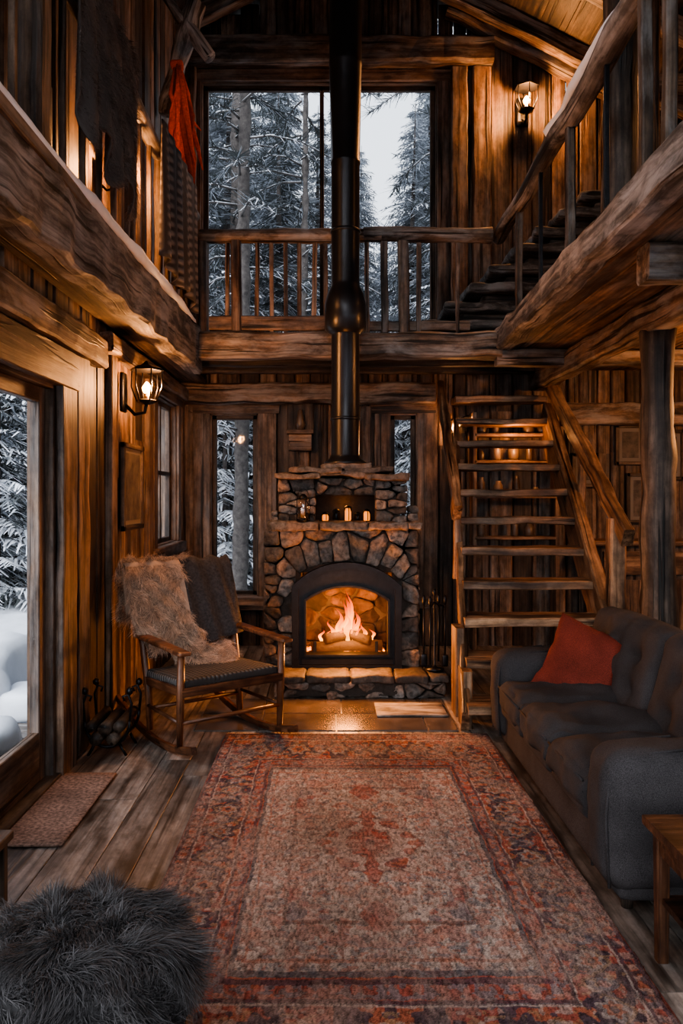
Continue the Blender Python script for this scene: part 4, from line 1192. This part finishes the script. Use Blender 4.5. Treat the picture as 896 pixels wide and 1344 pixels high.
def conifer(seed, H, Rb, start=.06, dens=1.0, mat=NEEDLE):
    r = random.Random(seed); mb = MB()
    V = []; Fc = []; T = []
    z = H*start
    while z < H*.985:
        f = (z/H); Lb = Rb*(1-f)**.8*r.uniform(.75, 1.1)+.12
        nb = max(4, int((9-3*f)*dens))
        for b in range(nb):
            a = r.uniform(0, 6.283); L = Lb*r.uniform(.6, 1.1); dz = r.uniform(-.12, .05)
            ca, sa = math.cos(a), math.sin(a); droop = r.uniform(.18, .4)
            ntw = max(4, int(L/.075)); snowy = r.random() < .5
            for k in range(ntw):
                t = (k+1)/ntw; q = L*t; px, py, pz = ca*q, sa*q, z+dz*q+.12*q-droop*q*t
                for sd in (-1, 1):
                    tl = (.12+.34*(1-t*.75))*r.uniform(.6, 1.1)*min(1, L/1.0+.35); aa = a+sd*r.uniform(.6, 1.15)
                    ex, ey, ez = px+math.cos(aa)*tl, py+math.sin(aa)*tl, pz-tl*r.uniform(.1, .55)
                    w = r.uniform(.012, .03); o = len(V)
                    nx_, ny_ = -math.sin(aa)*w, math.cos(aa)*w
                    V += [(px-nx_, py-ny_, pz), (px+nx_, py+ny_, pz), (ex+nx_*.3, ey+ny_*.3, ez), (ex-nx_*.3, ey-ny_*.3, ez)]
                    Fc.append((o, o+1, o+2, o+3))
                    tt = (r.uniform(.5, 1.0) if (snowy or r.random() < .25) else r.uniform(.1, .5)); T += [tt]*4
        z += r.uniform(.1, .17)/dens
    mb.add(V, Fc, V, T, mat); mb.tube([(0, 0, -.3), (0, 0, H*.5), (0, 0, H)], [H*.014, H*.009, .01], BARK, 8, .01)
    return mb
forest = empty('conifer_forest')
meshes = []
for i, (H, Rb, stt, mt) in enumerate(((12, 2.2, .05, NEEDLE), (9, 1.7, .03, NEEDLE), (15, 2.0, .12, NEEDLE_HAZE), (5, 1.2, .02, NEEDLE), (12, 2.3, .05, NEEDLE_HAZE))):
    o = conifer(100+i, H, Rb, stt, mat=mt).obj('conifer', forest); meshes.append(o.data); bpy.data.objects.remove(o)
def tree(k, x, y, s=1.0):
    o = bpy.data.objects.new('conifer', meshes[k]); COL.objects.link(o); o.parent = forest
    o.location = (x, y, gz(x, y)-.1); o.rotation_euler = (R.uniform(-.04, .04), R.uniform(-.04, .04), R.uniform(0, 6.28)); o.scale = (s, s, s*R.uniform(.9, 1.1))
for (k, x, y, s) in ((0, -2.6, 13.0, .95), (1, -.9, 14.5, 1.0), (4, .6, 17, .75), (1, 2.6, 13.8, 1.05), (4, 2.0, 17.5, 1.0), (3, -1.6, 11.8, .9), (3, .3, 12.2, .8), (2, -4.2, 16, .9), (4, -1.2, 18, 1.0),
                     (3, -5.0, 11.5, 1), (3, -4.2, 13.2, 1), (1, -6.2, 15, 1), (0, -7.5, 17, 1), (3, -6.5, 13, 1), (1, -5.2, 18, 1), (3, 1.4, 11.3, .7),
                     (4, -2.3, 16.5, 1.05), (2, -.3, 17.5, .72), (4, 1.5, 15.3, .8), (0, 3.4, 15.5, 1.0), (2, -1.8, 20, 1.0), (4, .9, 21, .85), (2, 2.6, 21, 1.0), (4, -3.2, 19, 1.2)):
    tree(k, x, y, s)
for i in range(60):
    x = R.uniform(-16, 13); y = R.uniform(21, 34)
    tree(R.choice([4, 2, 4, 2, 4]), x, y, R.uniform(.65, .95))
for i in range(16): tree(R.choice([0, 1, 3]), R.uniform(-17, -7), R.uniform(4, 18), R.uniform(.8, 1.1))
mb = MB()
for (x, y, r_) in ((-1.22, 10.6, .11), (-1.75, 14, .14), (1.9, 12.5, .09), (-.45, 13, .07)):
    mb.log((x, y, -.3), (x+.1, y, 11), r_, r_*.6, BARK, .03)
    z = 2.4
    while z < 9:
        a = R.uniform(0, 6.28); L_ = R.uniform(.5, 1.6)
        pts = [(x+math.cos(a)*L_*t, y+math.sin(a)*L_*t, z+.25*t*L_-.5*t*t*L_) for t in (0, .33, .66, 1)]
        mb.tube(pts, [.018, .013, .009, .004], BARK, 5)
        mb.tube([(p[0], p[1], p[2]+.012) for p in pts], [.01, .012, .009, .004], SNOW, 5, tint=.8)
        V = []; Fc = []; T = []
        for q in range(110):
            t = R.uniform(.2, 1); p = Vector(pts[0]).lerp(Vector(pts[3]), t); p.z = z+.25*t*L_-.5*t*t*L_
            aa = a+R.uniform(-1.4, 1.4); tl = R.uniform(.1, .3); e = p+Vector((math.cos(aa)*tl, math.sin(aa)*tl, R.uniform(-.15, .08)))
            w_ = Vector((-math.sin(aa), math.cos(aa), 0))*.01; o = len(V)
            V += [p-w_, p+w_, e+w_*.3, e-w_*.3]; Fc.append((o, o+1, o+2, o+3)); T += [R.choice([.2, .3, .5, .8])]*4
        mb.add(V, Fc, V, T, NEEDLE)
        z += R.uniform(.08, .24)
mb.obj('pine_trunk', forest)

# ------------------------------------------------------------ world / light / camera
w = bpy.data.worlds.new('World'); scene.world = w; w.use_nodes = True
nt = w.node_tree; bg = nt.nodes['Background']
tc = nd(nt, 'ShaderNodeTexCoord'); sp = nd(nt, 'ShaderNodeSeparateXYZ'); nt.links.new(tc.outputs['Generated'], sp.inputs[0])
c = ramp(nt, sp.outputs[2], [(0, (.5, .51, .54)), (.25, (.66, .69, .73)), (.8, (.54, .6, .7))]).outputs[0]
nt.links.new(c, bg.inputs[0]); bg.inputs[1].default_value = 2.7
sl = bpy.data.lights.new('overcast_sun', 'SUN'); sl.energy = 6.5; sl.angle = math.radians(70); sl.color = (.95, .95, .98)
so = bpy.data.objects.new('overcast_sun', sl); so.rotation_euler = Vector((.35, .75, -.5)).to_track_quat('-Z', 'Y').to_euler(); COL.objects.link(so)

cam = bpy.data.cameras.new('camera'); co = bpy.data.objects.new('camera', cam); COL.objects.link(co)
co.location = (0, 0, 1.5); co.rotation_euler = (math.pi/2, 0, 0)
cam.sensor_fit = 'VERTICAL'; cam.sensor_height = 36; cam.sensor_width = 24; cam.lens = 1000/1344*36
cam.shift_x = 18/1344; cam.shift_y = -22/1344; cam.clip_start = .05; cam.clip_end = 200
scene.camera = co
scene.view_settings.view_transform = 'AgX'
try: scene.view_settings.look = 'AgX - Medium High Contrast'
except Exception as e: print(e)
scene.view_settings.exposure = .12
